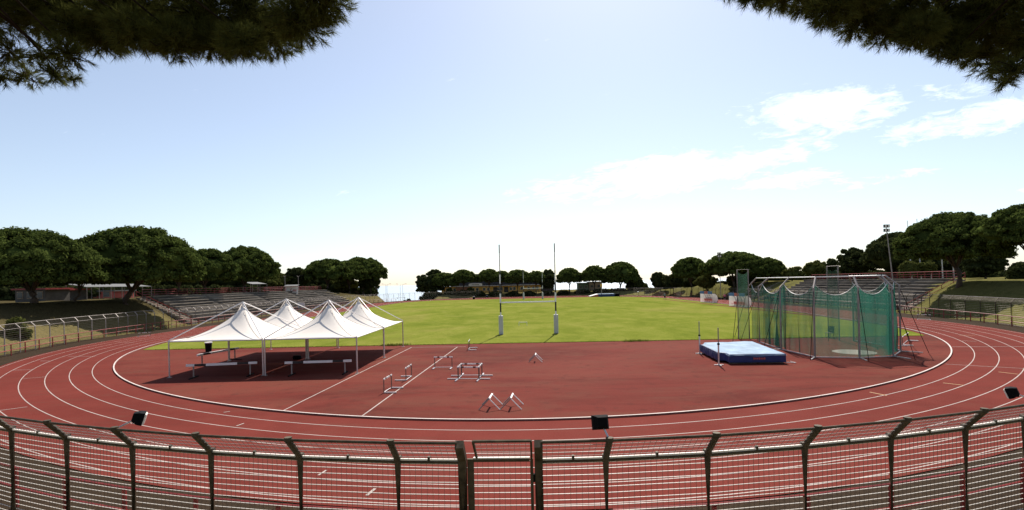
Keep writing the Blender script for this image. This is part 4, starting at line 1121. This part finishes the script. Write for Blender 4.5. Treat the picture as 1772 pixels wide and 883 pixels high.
tree('bushy_tree', 'dark tree far behind the domed left pine and its shelter', 450, 80, 468, 505, 165, kind='broad', group=GL)
tree('bushy_tree', 'dark tree far behind the far left pine cluster', 570, 90, 470, 505, 190, kind='broad', group=GL)
tree('bushy_tree', 'dark tree far behind the sloping right pine', 1330, 80, 466, 496, 150, kind='broad', group=GR)
tree('bushy_tree', 'dark tree far behind the large right umbrella pine', 1640, 130, 430, 488, 112, kind='broad', group=GR)
tree('bushy_tree', 'low dark tree beyond the pine at the sea end of the right group', 1205, 60, 472, 501, 165, kind='broad', group=GR)
tree('bushy_tree', 'low olive tree behind the cage and the terrace rail', 1440, 120, 472, 492, 140, kind='broad', group=GR)
def shrub(label, px, w, ytop, ybot, d, mat='broad', group=None):
    rg = np.random.default_rng(int(px*7)); x, y, zt = atd(px, ytop, d); g = tz(x, y); R = w*d/F/2; h = max(0.4, zt-g)
    dd = rg.normal(0, 1, (70, 3)); dd /= np.linalg.norm(dd, axis=1, keepdims=True); dd[:, 2] = abs(dd[:, 2])
    C = dd*rg.uniform(0.4, 0.9, (70, 1))*np.array((R, R*0.8, h*0.85))
    V = clumps(C, np.full(70, max(0.2, min(R, h)*0.28)), 40, max(0.14, d/514*1.6), rg)
    r = empty('shrub', (x, y, g-0.05), label, 'shrub', group)
    np_mesh('foliage', V, np.arange(len(V)).reshape(-1, 4), M[mat], r)
    MB().tube([(0, 0, -.1), (0.05, 0, h*0.5)], 0.06, 6).build('stem', M['bark'], r)
def hedge(label, px0, px1, ytop, d0, d1, n=90, mat='broad'):
    rg = np.random.default_rng(int(abs(px0*3+px1))); a = atd(px0, ytop, d0); c = atd(px1, ytop, d1); m = ((a[0]+c[0])/2, (a[1]+c[1])/2); g = tz(*m)-0.1
    t = rg.uniform(0, 1, n); X = a[0]+(c[0]-a[0])*t+rg.normal(0, 0.5, n); Y = a[1]+(c[1]-a[1])*t+rg.normal(0, 0.6, n); zt = a[2]+(c[2]-a[2])*t; G = np.array([tz(x, y) for x, y in zip(X, Y)])
    Z = G+(zt-G)*rg.uniform(0.1, 0.92, n)
    V = clumps(np.stack([X-m[0], Y-m[1], Z-g], -1), rg.uniform(0.6, 1.1, n), 90, max(0.2, d0/514*1.8), rg)
    r = empty('hedge', (m[0], m[1], g), label, 'hedge', 'dark hedges closing the view behind the banks')
    np_mesh('foliage', V, np.arange(len(V)).reshape(-1, 4), M[mat], r)
    L = math.hypot(c[0]-a[0], c[1]-a[1]); rz = math.atan2(c[1]-a[1], c[0]-a[0])
    tt = MB()
    for k in range(24):
        f = (k+.5)/24; x, y = a[0]+(c[0]-a[0])*f-m[0], a[1]+(c[1]-a[1])*f-m[1]; z1 = (a[2]+(c[2]-a[2])*f)-g-0.5
        tt.box((x, y, z1/2-0.2), (L/24+0.1, 0.7, z1+0.4), rz)
    tt.build('stem', M['bark'], r)
hedge('dark hedge under the first two left umbrella pines, behind the kiosks', -120, 160, 500, 88, 92, 220)
hedge('dark hedge behind the red rail of the left terrace', 160, 470, 497, 100, 150, 260)
hedge('dark hedge below the far left pine cluster', 455, 652, 495, 165, 195, 220)
hedge('dark hedge behind the right pines at the sea end', 1140, 1345, 491, 178, 150, 220)
hedge('dark hedge behind the right terrace and cage', 1345, 1570, 473, 150, 116, 420)
hedge('dark hedge behind the large right umbrella pine trunk', 1560, 1900, 474, 112, 92, 220)
GS = 'shrubs along the far fence'
for px, w, yt, d, mat, lab in [(780, 22, 503, 190, 'broad', 'dark shrub at the far fence below the yellow corner wing'), (800, 26, 502, 190, 'broad', 'dark shrub at the far fence below the brick wall'),
    (778, 8, 497, 193, 'pale', 'slim pale shrub by the yellow corner wing'), (813, 14, 496, 193, 'pale', 'pale green shrub under the white arched sign'), (828, 26, 503, 190, 'broad', 'dark shrub left of the nearer goal post at the far fence'),
    (858, 26, 503, 190, 'broad', 'dark shrub directly left of the nearer goal post'), (888, 26, 504, 190, 'broad', 'dark shrub behind the nearer goal crossbar'), (915, 24, 504, 190, 'broad', 'dark shrub behind the distant goal'),
    (948, 26, 504, 190, 'broad', 'dark shrub right of the distant goal'), (975, 24, 503, 189, 'broad', 'dark shrub below the lone round pine'), (1008, 30, 502, 188, 'broad', 'dark shrub in front of the green hut'),
    (1040, 34, 501, 187, 'broad', 'dark shrub behind the vault stand'), (1070, 34, 500, 187, 'broad', 'dark shrub below the largest far pine'), (1095, 20, 502, 188, 'broad', 'dark shrub at the edge of the right sea gap'),
    (704, 16, 507, 186, 'pale', 'lone rusty green shrub on the sea side of the far fence'), (748, 44, 500, 189, 'broad', 'dark hedge shrub beside the far fence gate'),
    (30, 46, 540, 50, 'pale', 'low green shrub on the left bank near the frame edge'), (1130, 34, 498, 172, 'pale', 'pale shrub at the far end of the right bank')]:
    shrub(lab, px, w, yt, 0, d, mat, GS if d > 100 else None)

# overhanging foreground pines: needle tufts on twigs
def needle_tree(label, lobes, trunk, seed, limb):
    rg = np.random.default_rng(seed)
    tx, ty = trunk; gz = tz(tx, ty); root = empty('overhanging_pine', (tx, ty, gz-0.05), label, 'tree', 'pines overhanging the stand')
    VV = []; tb = MB(); o = np.array((tx, ty, gz-0.05))
    hub = np.array((tx, ty, gz+7.6))-o
    tb.tube([(0, 0, -0.2), (0.1, 0.1, 2.4), (-0.1, 0.2, 5.2), tuple(hub)], 0.30, 12, r2=0.22)
    lobec = []
    for (px, py, d, r, n, sp) in lobes:
        c = np.array(atd(px, py, d))-o; lobec.append(c)
        mid = hub*0.35+c*0.65+np.array((0, 0, 1.1))+rg.normal(0, 0.2, 3)
        tb.tube([hub, hub*0.7+c*0.3+np.array((0, 0, 0.9)), mid, c+np.array((0, 0, 0.12))], 0.07, 7, r2=0.012)
        dirs = rg.normal(0, 1, (n, 3)); dirs /= np.linalg.norm(dirs, axis=1, keepdims=True)
        rad = r*(rg.uniform(0, 1, n)**(0.5 if sp < 0.5 else 0.6))
        P = c+dirs*rad[:, None]*np.array((1.0, 1.0, 0.72))
        outd = dirs+0.5*(P-c)/r+np.array((0, 0, 0.15))+rg.normal(0, 0.3, (n, 3)); outd /= np.linalg.norm(outd, axis=1, keepdims=True)
        # twigs from lobe centre area to tufts
        for i in range(0, n, 6 if sp < 0.5 else 2):
            q = c+(P[i]-c)*rg.uniform(0.1, 0.4); tb.tube([q, (q+P[i])/2+rg.normal(0, 0.04, 3), P[i]], 0.011, 4, r2=0.005)
        m = 30; base = np.repeat(P, m, 0); od = np.repeat(outd, m, 0)
        base = base-od*rg.uniform(0, 0.13, (len(base), 1))
        nd = od*0.9+rg.normal(0, 0.48, base.shape); nd /= np.linalg.norm(nd, axis=1, keepdims=True)
        L = rg.uniform(0.10, 0.20, (len(base), 1)); side = np.cross(nd, rg.normal(0, 1, nd.shape)); side /= np.linalg.norm(side, axis=1, keepdims=True)+1e-9
        w = 0.0045
        VV.append(np.stack([base-side*w, base+side*w, base+nd*L+side*w*0.3], 1).reshape(-1, 3))
    V = np.concatenate(VV)
    np_mesh('crown', V, np.arange(len(V)).reshape(-1, 3), M['needle'], root)
    tb.build('trunk', M['twig'], root, smooth=True)
def lobe_row(spec, rg, d0):
    out = []
    for (px, py, r, n, sp) in spec:
        d = d0+rg.uniform(-0.8, 0.8); out.append((px, py, d, r*d/F, n, sp))
    return out
rg0 = np.random.default_rng(3)
left = []
for (px, py, r, n, sp) in [(555, -5, 58, 330, 0), (520, 35, 60, 360, 0), (470, 60, 58, 360, 0), (430, 20, 70, 420, 0), (420, 75, 45, 260, 0), (370, 72, 48, 280, 0), (350, 25, 70, 420, 0),
        (300, 70, 48, 280, 0), (280, 20, 66, 400, 0), (235, 55, 52, 300, 0), (200, 15, 66, 400, 0), (180, 68, 42, 220, 0), (130, 50, 52, 280, 0), (110, 5, 66, 400, 0), (60, 20, 60, 330, 0), (20, 0, 60, 330, 0), (-40, 20, 80, 330, 0),
        (570, -60, 70, 250, 0), (470, -70, 90, 330, 0), (350, -80, 95, 330, 0), (230, -80, 95, 330, 0), (110, -80, 95, 330, 0), (0, -80, 95, 300, 0),
        (95, 128, 34, 34, 1), (45, 132, 36, 40, 1), (20, 90, 46, 52, 1), (70, 95, 40, 40, 1), (0, 135, 32, 30, 1), (115, 95, 40, 60, 1), (125, 137, 18, 12, 1)]:
    left += lobe_row([(px, py, r, n, sp)], rg0, 9.2)
needle_tree('dark pine branches hanging into the top left of the view', left, (-9.8, 3.2), 21, None)
right = []
for (px, py, r, n, sp) in [(1262, -28, 36, 150, 0), (1310, -20, 42, 220, 0), (1350, -8, 42, 220, 0), (1400, -5, 48, 260, 0), (1440, 15, 46, 260, 0), (1490, 30, 50, 300, 0), (1480, -20, 60, 320, 0), (1535, 48, 48, 280, 0), (1560, 0, 66, 380, 0),
        (1590, 55, 42, 240, 0), (1630, 20, 66, 380, 0), (1640, 70, 42, 230, 0), (1690, 40, 66, 380, 0), (1690, 95, 36, 90, 1), (1730, 20, 66, 330, 0), (1750, 75, 46, 120, 1), (1725, 110, 40, 80, 1), (1760, 120, 40, 70, 1), (1740, 140, 22, 26, 1), (1790, 60, 70, 300, 0),
        (1655, 95, 28, 50, 1), (1340, -70, 70, 220, 0), (1460, -80, 90, 300, 0), (1580, -80, 95, 300, 0), (1700, -80, 95, 300, 0), (1800, -40, 95, 300, 0)]:
    right += lobe_row([(px, py, r, n, sp)], rg0, 9.4)
needle_tree('dark pine branches hanging into the top right of the view', right, (10.6, 3.4), 22, None)

# ------------------------------------------------------------------ buildings
def far_building():
    d = 206.0
    def X(px): return atd(px, 500, d)[0]
    zg = tz(X(860), d)-0.2; x0, x1 = X(764), X(936)
    loc = ((x0+x1)/2, d, zg); b = empty('club_building', loc, 'long low yellow building with grey roof edge behind the far pines', 'building')
    zr = atd(860, 495.5, d)[2]
    def wall(nm, a, c, mat, y=d, top=zr, dep=9.0): return MB().box(((a+c)/2, y+dep/2, (zg+top)/2), (c-a, dep, top-zg)).build(nm, mat, b, loc)
    wall('wall', X(764), X(789.8), M['yellow']); wall('brick_wall', X(790), X(811), M['brick'], d-0.8); wall('wall', X(811.2), x1, M['yellow'])
    wall('upper_storey', X(775), X(962), M['darkwall'], d+9.2, atd(860, 473.5, d+9.2)[2], 8)
    MB().box(((x0+x1)/2, d+4.2, zr+0.16), (x1-x0+0.6, 10.0, 0.30)).build('roof', M['greyroof'], b, loc)
    for px in (774, 780.5, 786.5, 819, 826, 838, 845, 862, 868, 884, 890, 903, 915, 923, 930):
        w = MB().box((X(px), d-0.03, (zg+zr)/2+0.35), (1.15, 0.08, 1.3)).build('window', M['white'], b, loc)
        MB().box((X(px), d-0.08, (zg+zr)/2+0.35), (0.95, 0.04, 1.1)).build('pane', M['glass'], w, loc)
    for px in (857, 876): MB().box((X(px), d-0.04, zg+1.3), (1.6, 0.1, 2.3)).build('door', M['darkwall'], b, loc)
    sg = MB(); sx0, sx1 = X(811.5), X(834.5); zs0, zs1 = atd(822, 495.4, d)[2], atd(822, 490.3, d)[2]
    pts = [(sx0, zs0), (sx1, zs0), (sx1, zs1-0.35), (sx1-0.5, zs1-0.05), (sx1-1.4, zs1), (sx0+1.4, zs1), (sx0+0.5, zs1-0.05), (sx0, zs1-0.35)]
    n = len(pts); sg.add([(x, d-1.0, z) for x, z in pts]+[(x, d-0.7, z) for x, z in pts], [tuple(range(n)), tuple(range(2*n-1, n-1, -1))]+[(i, n+i, n+(i+1) % n, (i+1) % n) for i in range(n)])
    s = sg.build('arched_sign', M['white'], b, loc)
    lt = MB(); cx = (sx0+sx1)/2
    for k in range(9): lt.box((cx-1.3+k*0.33, d-1.02, (zs0+zs1)/2), (0.2, 0.03, 0.3 if k % 3 else 0.22))
    lt.build('sign_print', M['darkwall'], s, loc)
far_building()
def hut(name, label, cat, px0, px1, ytop, d, mat, dep, roofmat, win=2):
    a, c = atd(px0, 500, d)[0], atd(px1, 500, d)[0]; zg = tz((a+c)/2, d)-0.2; zt = atd((px0+px1)/2, ytop, d)[2]
    loc = ((a+c)/2, d, zg); h = empty(name, loc, label, cat)
    MB().box(((a+c)/2, d+dep/2, (zg+zt)/2), (c-a, dep, zt-zg)).build('wall', mat, h, loc)
    MB().box(((a+c)/2, d+dep/2, zt+0.12), (c-a+0.6, dep+0.6, 0.22)).build('roof', roofmat, h, loc)
    for k in range(win):
        x = a+(c-a)*(k+0.5)/win; w = MB().box((x, d-0.02, (zg+zt)/2+0.2), (min(1.2, (c-a)/win*0.6), 0.08, 1.0)).build('window', M['stone'], h, loc)
        MB().box((x, d-0.07, (zg+zt)/2+0.2), (min(1.0, (c-a)/win*0.5), 0.04, 0.8)).build('pane', M['glass'], w, loc)
hut('service_hut', 'low dull green hut beside the lone far pine', 'hut', 1001, 1018, 490.5, 201, M['greenwall'], 5, M['darkwall'])
hut('gatehouse', 'tan stone gatehouse behind the vault stand', 'building', 1019, 1042, 488.5, 202, M['stone'], 5, M['greyroof'])
hut('kiosk', 'pale kiosk with red roof behind the first left pine', 'kiosk', 26, 78, 502, 72, M['shed'], 4, M['redpaint'], 3)
hut('kiosk', 'grey shed with red roof edge between the left pine trunks', 'shed', 84, 112, 503, 76, M['shed'], 4, M['redpaint'], 1)
hut('red_shed', 'low red walled shed behind the trunks of the tallest left pine', 'shed', 150, 196, 505, 92, M['bannerred'], 5, M['greyroof'], 2)
def shelter(name, label, px0, px1, ytop, d0, d1, roofmat, zroof):
    a = atd(px0, ytop, d0); c = atd(px1, ytop, d1); zg = min(tz(a[0], a[1]), tz(c[0], c[1])); loc = ((a[0]+c[0])/2, (a[1]+c[1])/2, zg)
    s = empty(name, loc, label, 'shelter'); p, q = np.array(a[:2]), np.array(c[:2]); u = (q-p)/np.linalg.norm(q-p); nn = np.array((u[1], -u[0])); 
    if nn[0] < 0 and px0 < 886: nn = -nn
    zt = zg+zroof; dep = 3.0; b0, b1 = p-nn*dep, q-nn*dep
    MB().add([(*p, zt-0.4), (*q, zt-0.4), (*b1, zt+0.1), (*b0, zt+0.1), (*p, zt-0.34), (*q, zt-0.34), (*b1, zt+0.16), (*b0, zt+0.16)], [(3, 2, 1, 0), (4, 5, 6, 7), (0, 1, 5, 4), (1, 2, 6, 5), (2, 3, 7, 6), (3, 0, 4, 7)]).build('roof', roofmat, s, loc)
    n = max(2, int(np.linalg.norm(q-p)/2.5))
    for i in range(n+1):
        for base, z in ((p, zt-0.4), (b0, zt+0.1)):
            r = base+(q-p)*i/n; MB().tube([(*r, zg-0.3), (*r, z)], 0.05, 6).build('shelter_post', M['steel'], s, loc)
shelter('covered_walkway', 'open covered walkway with a pale sloping roof under the left pines', 150, 262, 495, 78, 93, M['greyroof'], 2.4)
shelter('roofed_shelter', 'small roofed shelter at the top of the left terrace', 437, 462, 496, 122, 126, M['greyroof'], 2.6)
def board():
    d = 128; a = atd(495.5, 512, d); c = atd(515.5, 512, d); zt = atd(505, 496.5, d)[2]; loc = ((a[0]+c[0])/2, d, a[2])
    b = empty('notice_board', loc, 'large white notice board under a grey canopy on the left terrace', 'board'); w = c[0]-a[0]
    MB().box((0, 0, (zt-a[2])/2+0.1), (w, 0.12, zt-a[2]-0.2)).build('panel', M['white'], b)
    pr = MB(); pr.box((-0.25, -0.07, 1.45), (0.16, 0.02, 0.7), ry=0.3)
    for k in range(6): pr.box((0.25+0.16*k, -0.07, 1.2+0.12*(k % 2)), (0.09, 0.02, 0.55))
    pr.build('board_print', [M['bannerred']], b)
    for s in (-1, 1): MB().tube([(s*w/2, 0.1, -1.5), (s*w/2, 0.1, zt-a[2]+0.35)], 0.06, 6).build('board_post', M['steel'], b)
    MB().add([(-w/2-.2, -0.9, zt-a[2]+.1), (w/2+.2, -0.9, zt-a[2]+.1), (w/2+.2, 0.6, zt-a[2]+.45), (-w/2-.2, 0.6, zt-a[2]+.45), (-w/2-.2, -0.9, zt-a[2]+.18), (w/2+.2, -0.9, zt-a[2]+.18), (w/2+.2, 0.6, zt-a[2]+.53), (-w/2-.2, 0.6, zt-a[2]+.53)], [(3, 2, 1, 0), (4, 5, 6, 7), (0, 1, 5, 4), (1, 2, 6, 5), (2, 3, 7, 6), (3, 0, 4, 7)]).build('canopy', M['greyroof'], b)
    p = atd(521, 528, 104); s = empty('fence_sign', p, 'white sign fixed on the pale fence below the left terrace', 'sign')
    MB().box((0, 0, 0), (1.4, 0.04, 1.0)).build('panel', M['white'], s); MB().box((0, -0.03, -0.25), (1.0, 0.02, 0.15)).build('sign_print', M['greenwall'], s)
board()

# ------------------------------------------------------------------ poles
def light_pole(label, px, ytop, d, basepx=None, big=True):
    x, y, zt = atd(px, ytop, d); bx = atd(basepx or px, ytop, d)[0]; zg = tz(bx, y)
    l = empty('light_pole', (bx, y, zg-0.1), label, 'light pole', 'tall lamp poles'); h = zt-zg
    MB().tube([(0, 0, 0), (x-bx, 0, h)], 0.10, 8, r2=0.06).build('pole', M['steel'], l)
    MB().box((x-bx, 0, h-0.2), (0.7, 0.08, 0.08)).box((x-bx, 0, h-0.9), (0.7, 0.08, 0.08)).build('crossarm', M['steel'], l)
    for s in (-1, 1):
        for z in (-0.15, -0.85):
            hd = MB().box((x-bx+s*0.25, -0.15, h+z), (0.38, 0.3, 0.5)).build('lamp_head', M['dark'], l); MB().box((x-bx+s*0.25, -0.31, h+z), (0.30, 0.03, 0.40)).build('lamp_glass', M['lens'], hd)
light_pole('tall grey pole with a four lamp head in front of the widest right pine', 1244, 437, 128, 1246)
light_pole('tall grey pole with a four lamp head against the big dark right tree', 1533, 389, 86, 1543)
def flagpole(label, px, ytop, d, pb):
    x, y, zt = atd(px, ytop, d); bx = atd(pb, ytop, d)[0]; zg = tz(bx, y)
    f = empty('flagpole', (bx, y, zg-0.1), label, 'flagpole', 'bare flagpoles on the right bank')
    MB().tube([(0, 0, 0), ((x-bx), 0, zt-zg)], 0.11, 8, r2=0.05).build('pole', M['alu'], f); MB().tube([(0, 0, 0), (0, 0, 0.3)], 0.22, 8).build('base', M['concrete2'], f)
for px, yt, pb, lab in [(1570, 381, 1576, 'bare flagpole nearest the second lamp pole'), (1586.5, 378, 1592, 'bare flagpole, second from the lamp pole'), (1604, 375, 1610, 'bare flagpole just left of the large umbrella pine crown'), (1625, 372, 1629, 'bare flagpole with its tip over the large umbrella pine'), (1643, 368, 1648, 'bare flagpole behind the middle of the large umbrella pine')]:
    flagpole(lab, px, yt, 92, pb)
def street_lamp(label, px, ytop, d, arms, group, dark=False):
    x, y, zt = atd(px, ytop, d); zg = tz(x, y); l = empty('street_lamp', (x, y, zg-0.1), label, 'street lamp', group); h = zt-zg
    MB().tube([(0, 0, 0), (0, 0, h)], 0.10, 6, r2=0.06).build('pole', M['alu'] if not dark else M['steel'], l)
    for s in arms:
        MB().tube([(0, 0, h), (s*1.1, 0, h+0.35)], 0.05, 6).build('arm', M['alu'] if not dark else M['steel'], l); MB().box((s*1.45, 0, h+0.36), (0.8, 0.3, 0.14)).build('lamp_head', M['dark'] if dark else M['steel'], l)
for px, arms, lab in [(667.5, (-1,), 'thin street lamp with one arm, beside the far left pines at the sea'), (669.6, (1,), 'thin street lamp paired with the one beside the far left pines'), (692.5, (-1,), 'thin street lamp of the second pair, near the far fence gate'), (696.5, (1,), 'thin street lamp of the second pair, nearest the dark spreading tree')]:
    street_lamp(lab, px, 492.5, 232, arms, 'street lamps in front of the sea')
street_lamp('short dark lamp post above the white notice board', 493, 478.5, 140, (-.5, .5), 'short lamp posts on the left terrace', True)
street_lamp('short dark lamp post right of the white notice board', 516, 478.5, 140, (-.5, .5), 'short lamp posts on the left terrace', True)

# ------------------------------------------------------------------ camera
cam = bpy.data.cameras.new('camera'); co = bpy.data.objects.new('camera', cam); COL.objects.link(co)
from mathutils import Matrix
co.matrix_world = Matrix(((CR, SR, 0, 0), (0, 0, -1, 0), (-SR, CR, 0, CAMH), (0, 0, 0, 1)))
cam.sensor_width = 36; cam.lens = 36*F/1772; cam.shift_y = (H0-441.5)/1772; cam.shift_x = 0
cam.clip_end = 100000; cam.clip_start = 0.05
scene.camera = co

# ------------------------------------------------------------------ light
SUN_EL, SUN_AZ = R_(49), R_(12.5)        # azimuth from +Y towards +X
w = bpy.data.worlds.new('World'); scene.world = w; w.use_nodes = True
nt = w.node_tree; nt.nodes.clear()
wo = nt.nodes.new('ShaderNodeOutputWorld'); bgd = nt.nodes.new('ShaderNodeBackground')
sky = nt.nodes.new('ShaderNodeTexSky'); sky.sky_type = 'NISHITA'; sky.sun_disc = False
sky.sun_elevation = SUN_EL; sky.sun_rotation = SUN_AZ
sky.air_density = 1.0; sky.dust_density = 0.65; sky.ozone_density = 3.0; sky.altitude = 60
tc = nt.nodes.new('ShaderNodeTexCoord')
def mth(op, a, b=None, c=None, clamp=False):
    n = nt.nodes.new('ShaderNodeMath'); n.operation = op; n.use_clamp = clamp
    for s_, v in zip(n.inputs, (a, b, c)):
        if v is None: continue
        if hasattr(v, 'is_linked'): nt.links.new(v, s_)
        else: s_.default_value = v
    return n.outputs[0]
sep = nt.nodes.new('ShaderNodeSeparateXYZ'); nt.links.new(tc.outputs['Generated'], sep.inputs[0])
yy = mth('MAXIMUM', sep.outputs[1], 0.05)
U = mth('DIVIDE', sep.outputs[0], yy); V_ = mth('DIVIDE', sep.outputs[2], yy)
front = mth('GREATER_THAN', sep.outputs[1], 0.06)
comb = nt.nodes.new('ShaderNodeCombineXYZ')
nt.links.new(mth('MULTIPLY', U, 3.2), comb.inputs[0]); nt.links.new(mth('MULTIPLY', mth('SUBTRACT', V_, mth('MULTIPLY', U, 0.10)), 11.0), comb.inputs[1])
cn = noise(nt, 1.5, 10, 0.66, comb.outputs[0], 0.35)
def blob(px, py, rx, ry, slope, amp):
    a, b = ray(px, py); u0, v0 = a, -b
    du = mth('SUBTRACT', U, u0); dv = mth('SUBTRACT', mth('SUBTRACT', V_, v0), mth('MULTIPLY', du, slope))
    q = mth('ADD', mth('POWER', mth('DIVIDE', du, rx/F), 2), mth('POWER', mth('DIVIDE', dv, ry/F), 2))
    return mth('MULTIPLY', mth('SUBTRACT', 1.0, mth('MULTIPLY', q, 0.5), clamp=True), amp)
tot = None
for args in [(1418, 200, 135, 48, 0.10, 1.0), (1330, 268, 150, 32, 0.28, 0.9), (1130, 305, 230, 34, 0.12, 0.9), (1350, 312, 190, 22, -0.06, 0.7), (1690, 205, 160, 30, 0.18, 0.95), (1660, 160, 100, 20, -0.05, 0.6), (1580, 300, 55, 9, 0.12, 0.6), (1760, 326, 80, 10, 0.08, 0.5), (1640, 230, 80, 22, 0.2, 0.6)]:
    b_ = blob(*args); tot = b_ if tot is None else mth('MAXIMUM', tot, b_)
cn2 = noise(nt, 5.5, 8, 0.7, comb.outputs[0], 0.6)
dens = mth('MULTIPLY', mth('SUBTRACT', mth('ADD', mth('ADD', mth('MULTIPLY', tot, 0.75), mth('MULTIPLY', cn, 1.5)), mth('MULTIPLY', cn2, 1.5)), 1.86), 1.15, clamp=True)
dens = mth('MULTIPLY', dens, front)
mixc = nt.nodes.new('ShaderNodeMix'); mixc.data_type = 'RGBA'
nt.links.new(mth('MULTIPLY', dens, 0.68), mixc.inputs[0]); hs = nt.nodes.new('ShaderNodeHueSaturation'); hs.inputs['Saturation'].default_value = 0.72; hs.inputs['Value'].default_value = 0.90; nt.links.new(sky.outputs[0], hs.inputs['Color']); nt.links.new(hs.outputs[0], mixc.inputs[6]); mixc.inputs[7].default_value = (13, 13, 13, 1)
nt.links.new(mixc.outputs[2], bgd.inputs[0]); bgd.inputs[1].default_value = 0.108
nt.links.new(bgd.outputs[0], wo.inputs[0])
sl = bpy.data.lights.new('sun', 'SUN'); sl.energy = 4.9; sl.angle = R_(0.53); sl.color = (1.0, 0.93, 0.83)
so = bpy.data.objects.new('sun', sl); COL.objects.link(so)
from mathutils import Vector
sd = Vector((math.sin(SUN_AZ)*math.cos(SUN_EL), math.cos(SUN_AZ)*math.cos(SUN_EL), math.sin(SUN_EL)))
so.rotation_euler = sd.to_track_quat('Z', 'Y').to_euler(); so.location = (20, 60, 80)
vs = scene.view_settings; vs.view_transform = 'Standard'; vs.look = 'None'; vs.gamma = 1; vs.use_curve_mapping = False; vs.exposure = 0.6
scene.cycles.max_bounces = 6; scene.cycles.transparent_max_bounces = 24
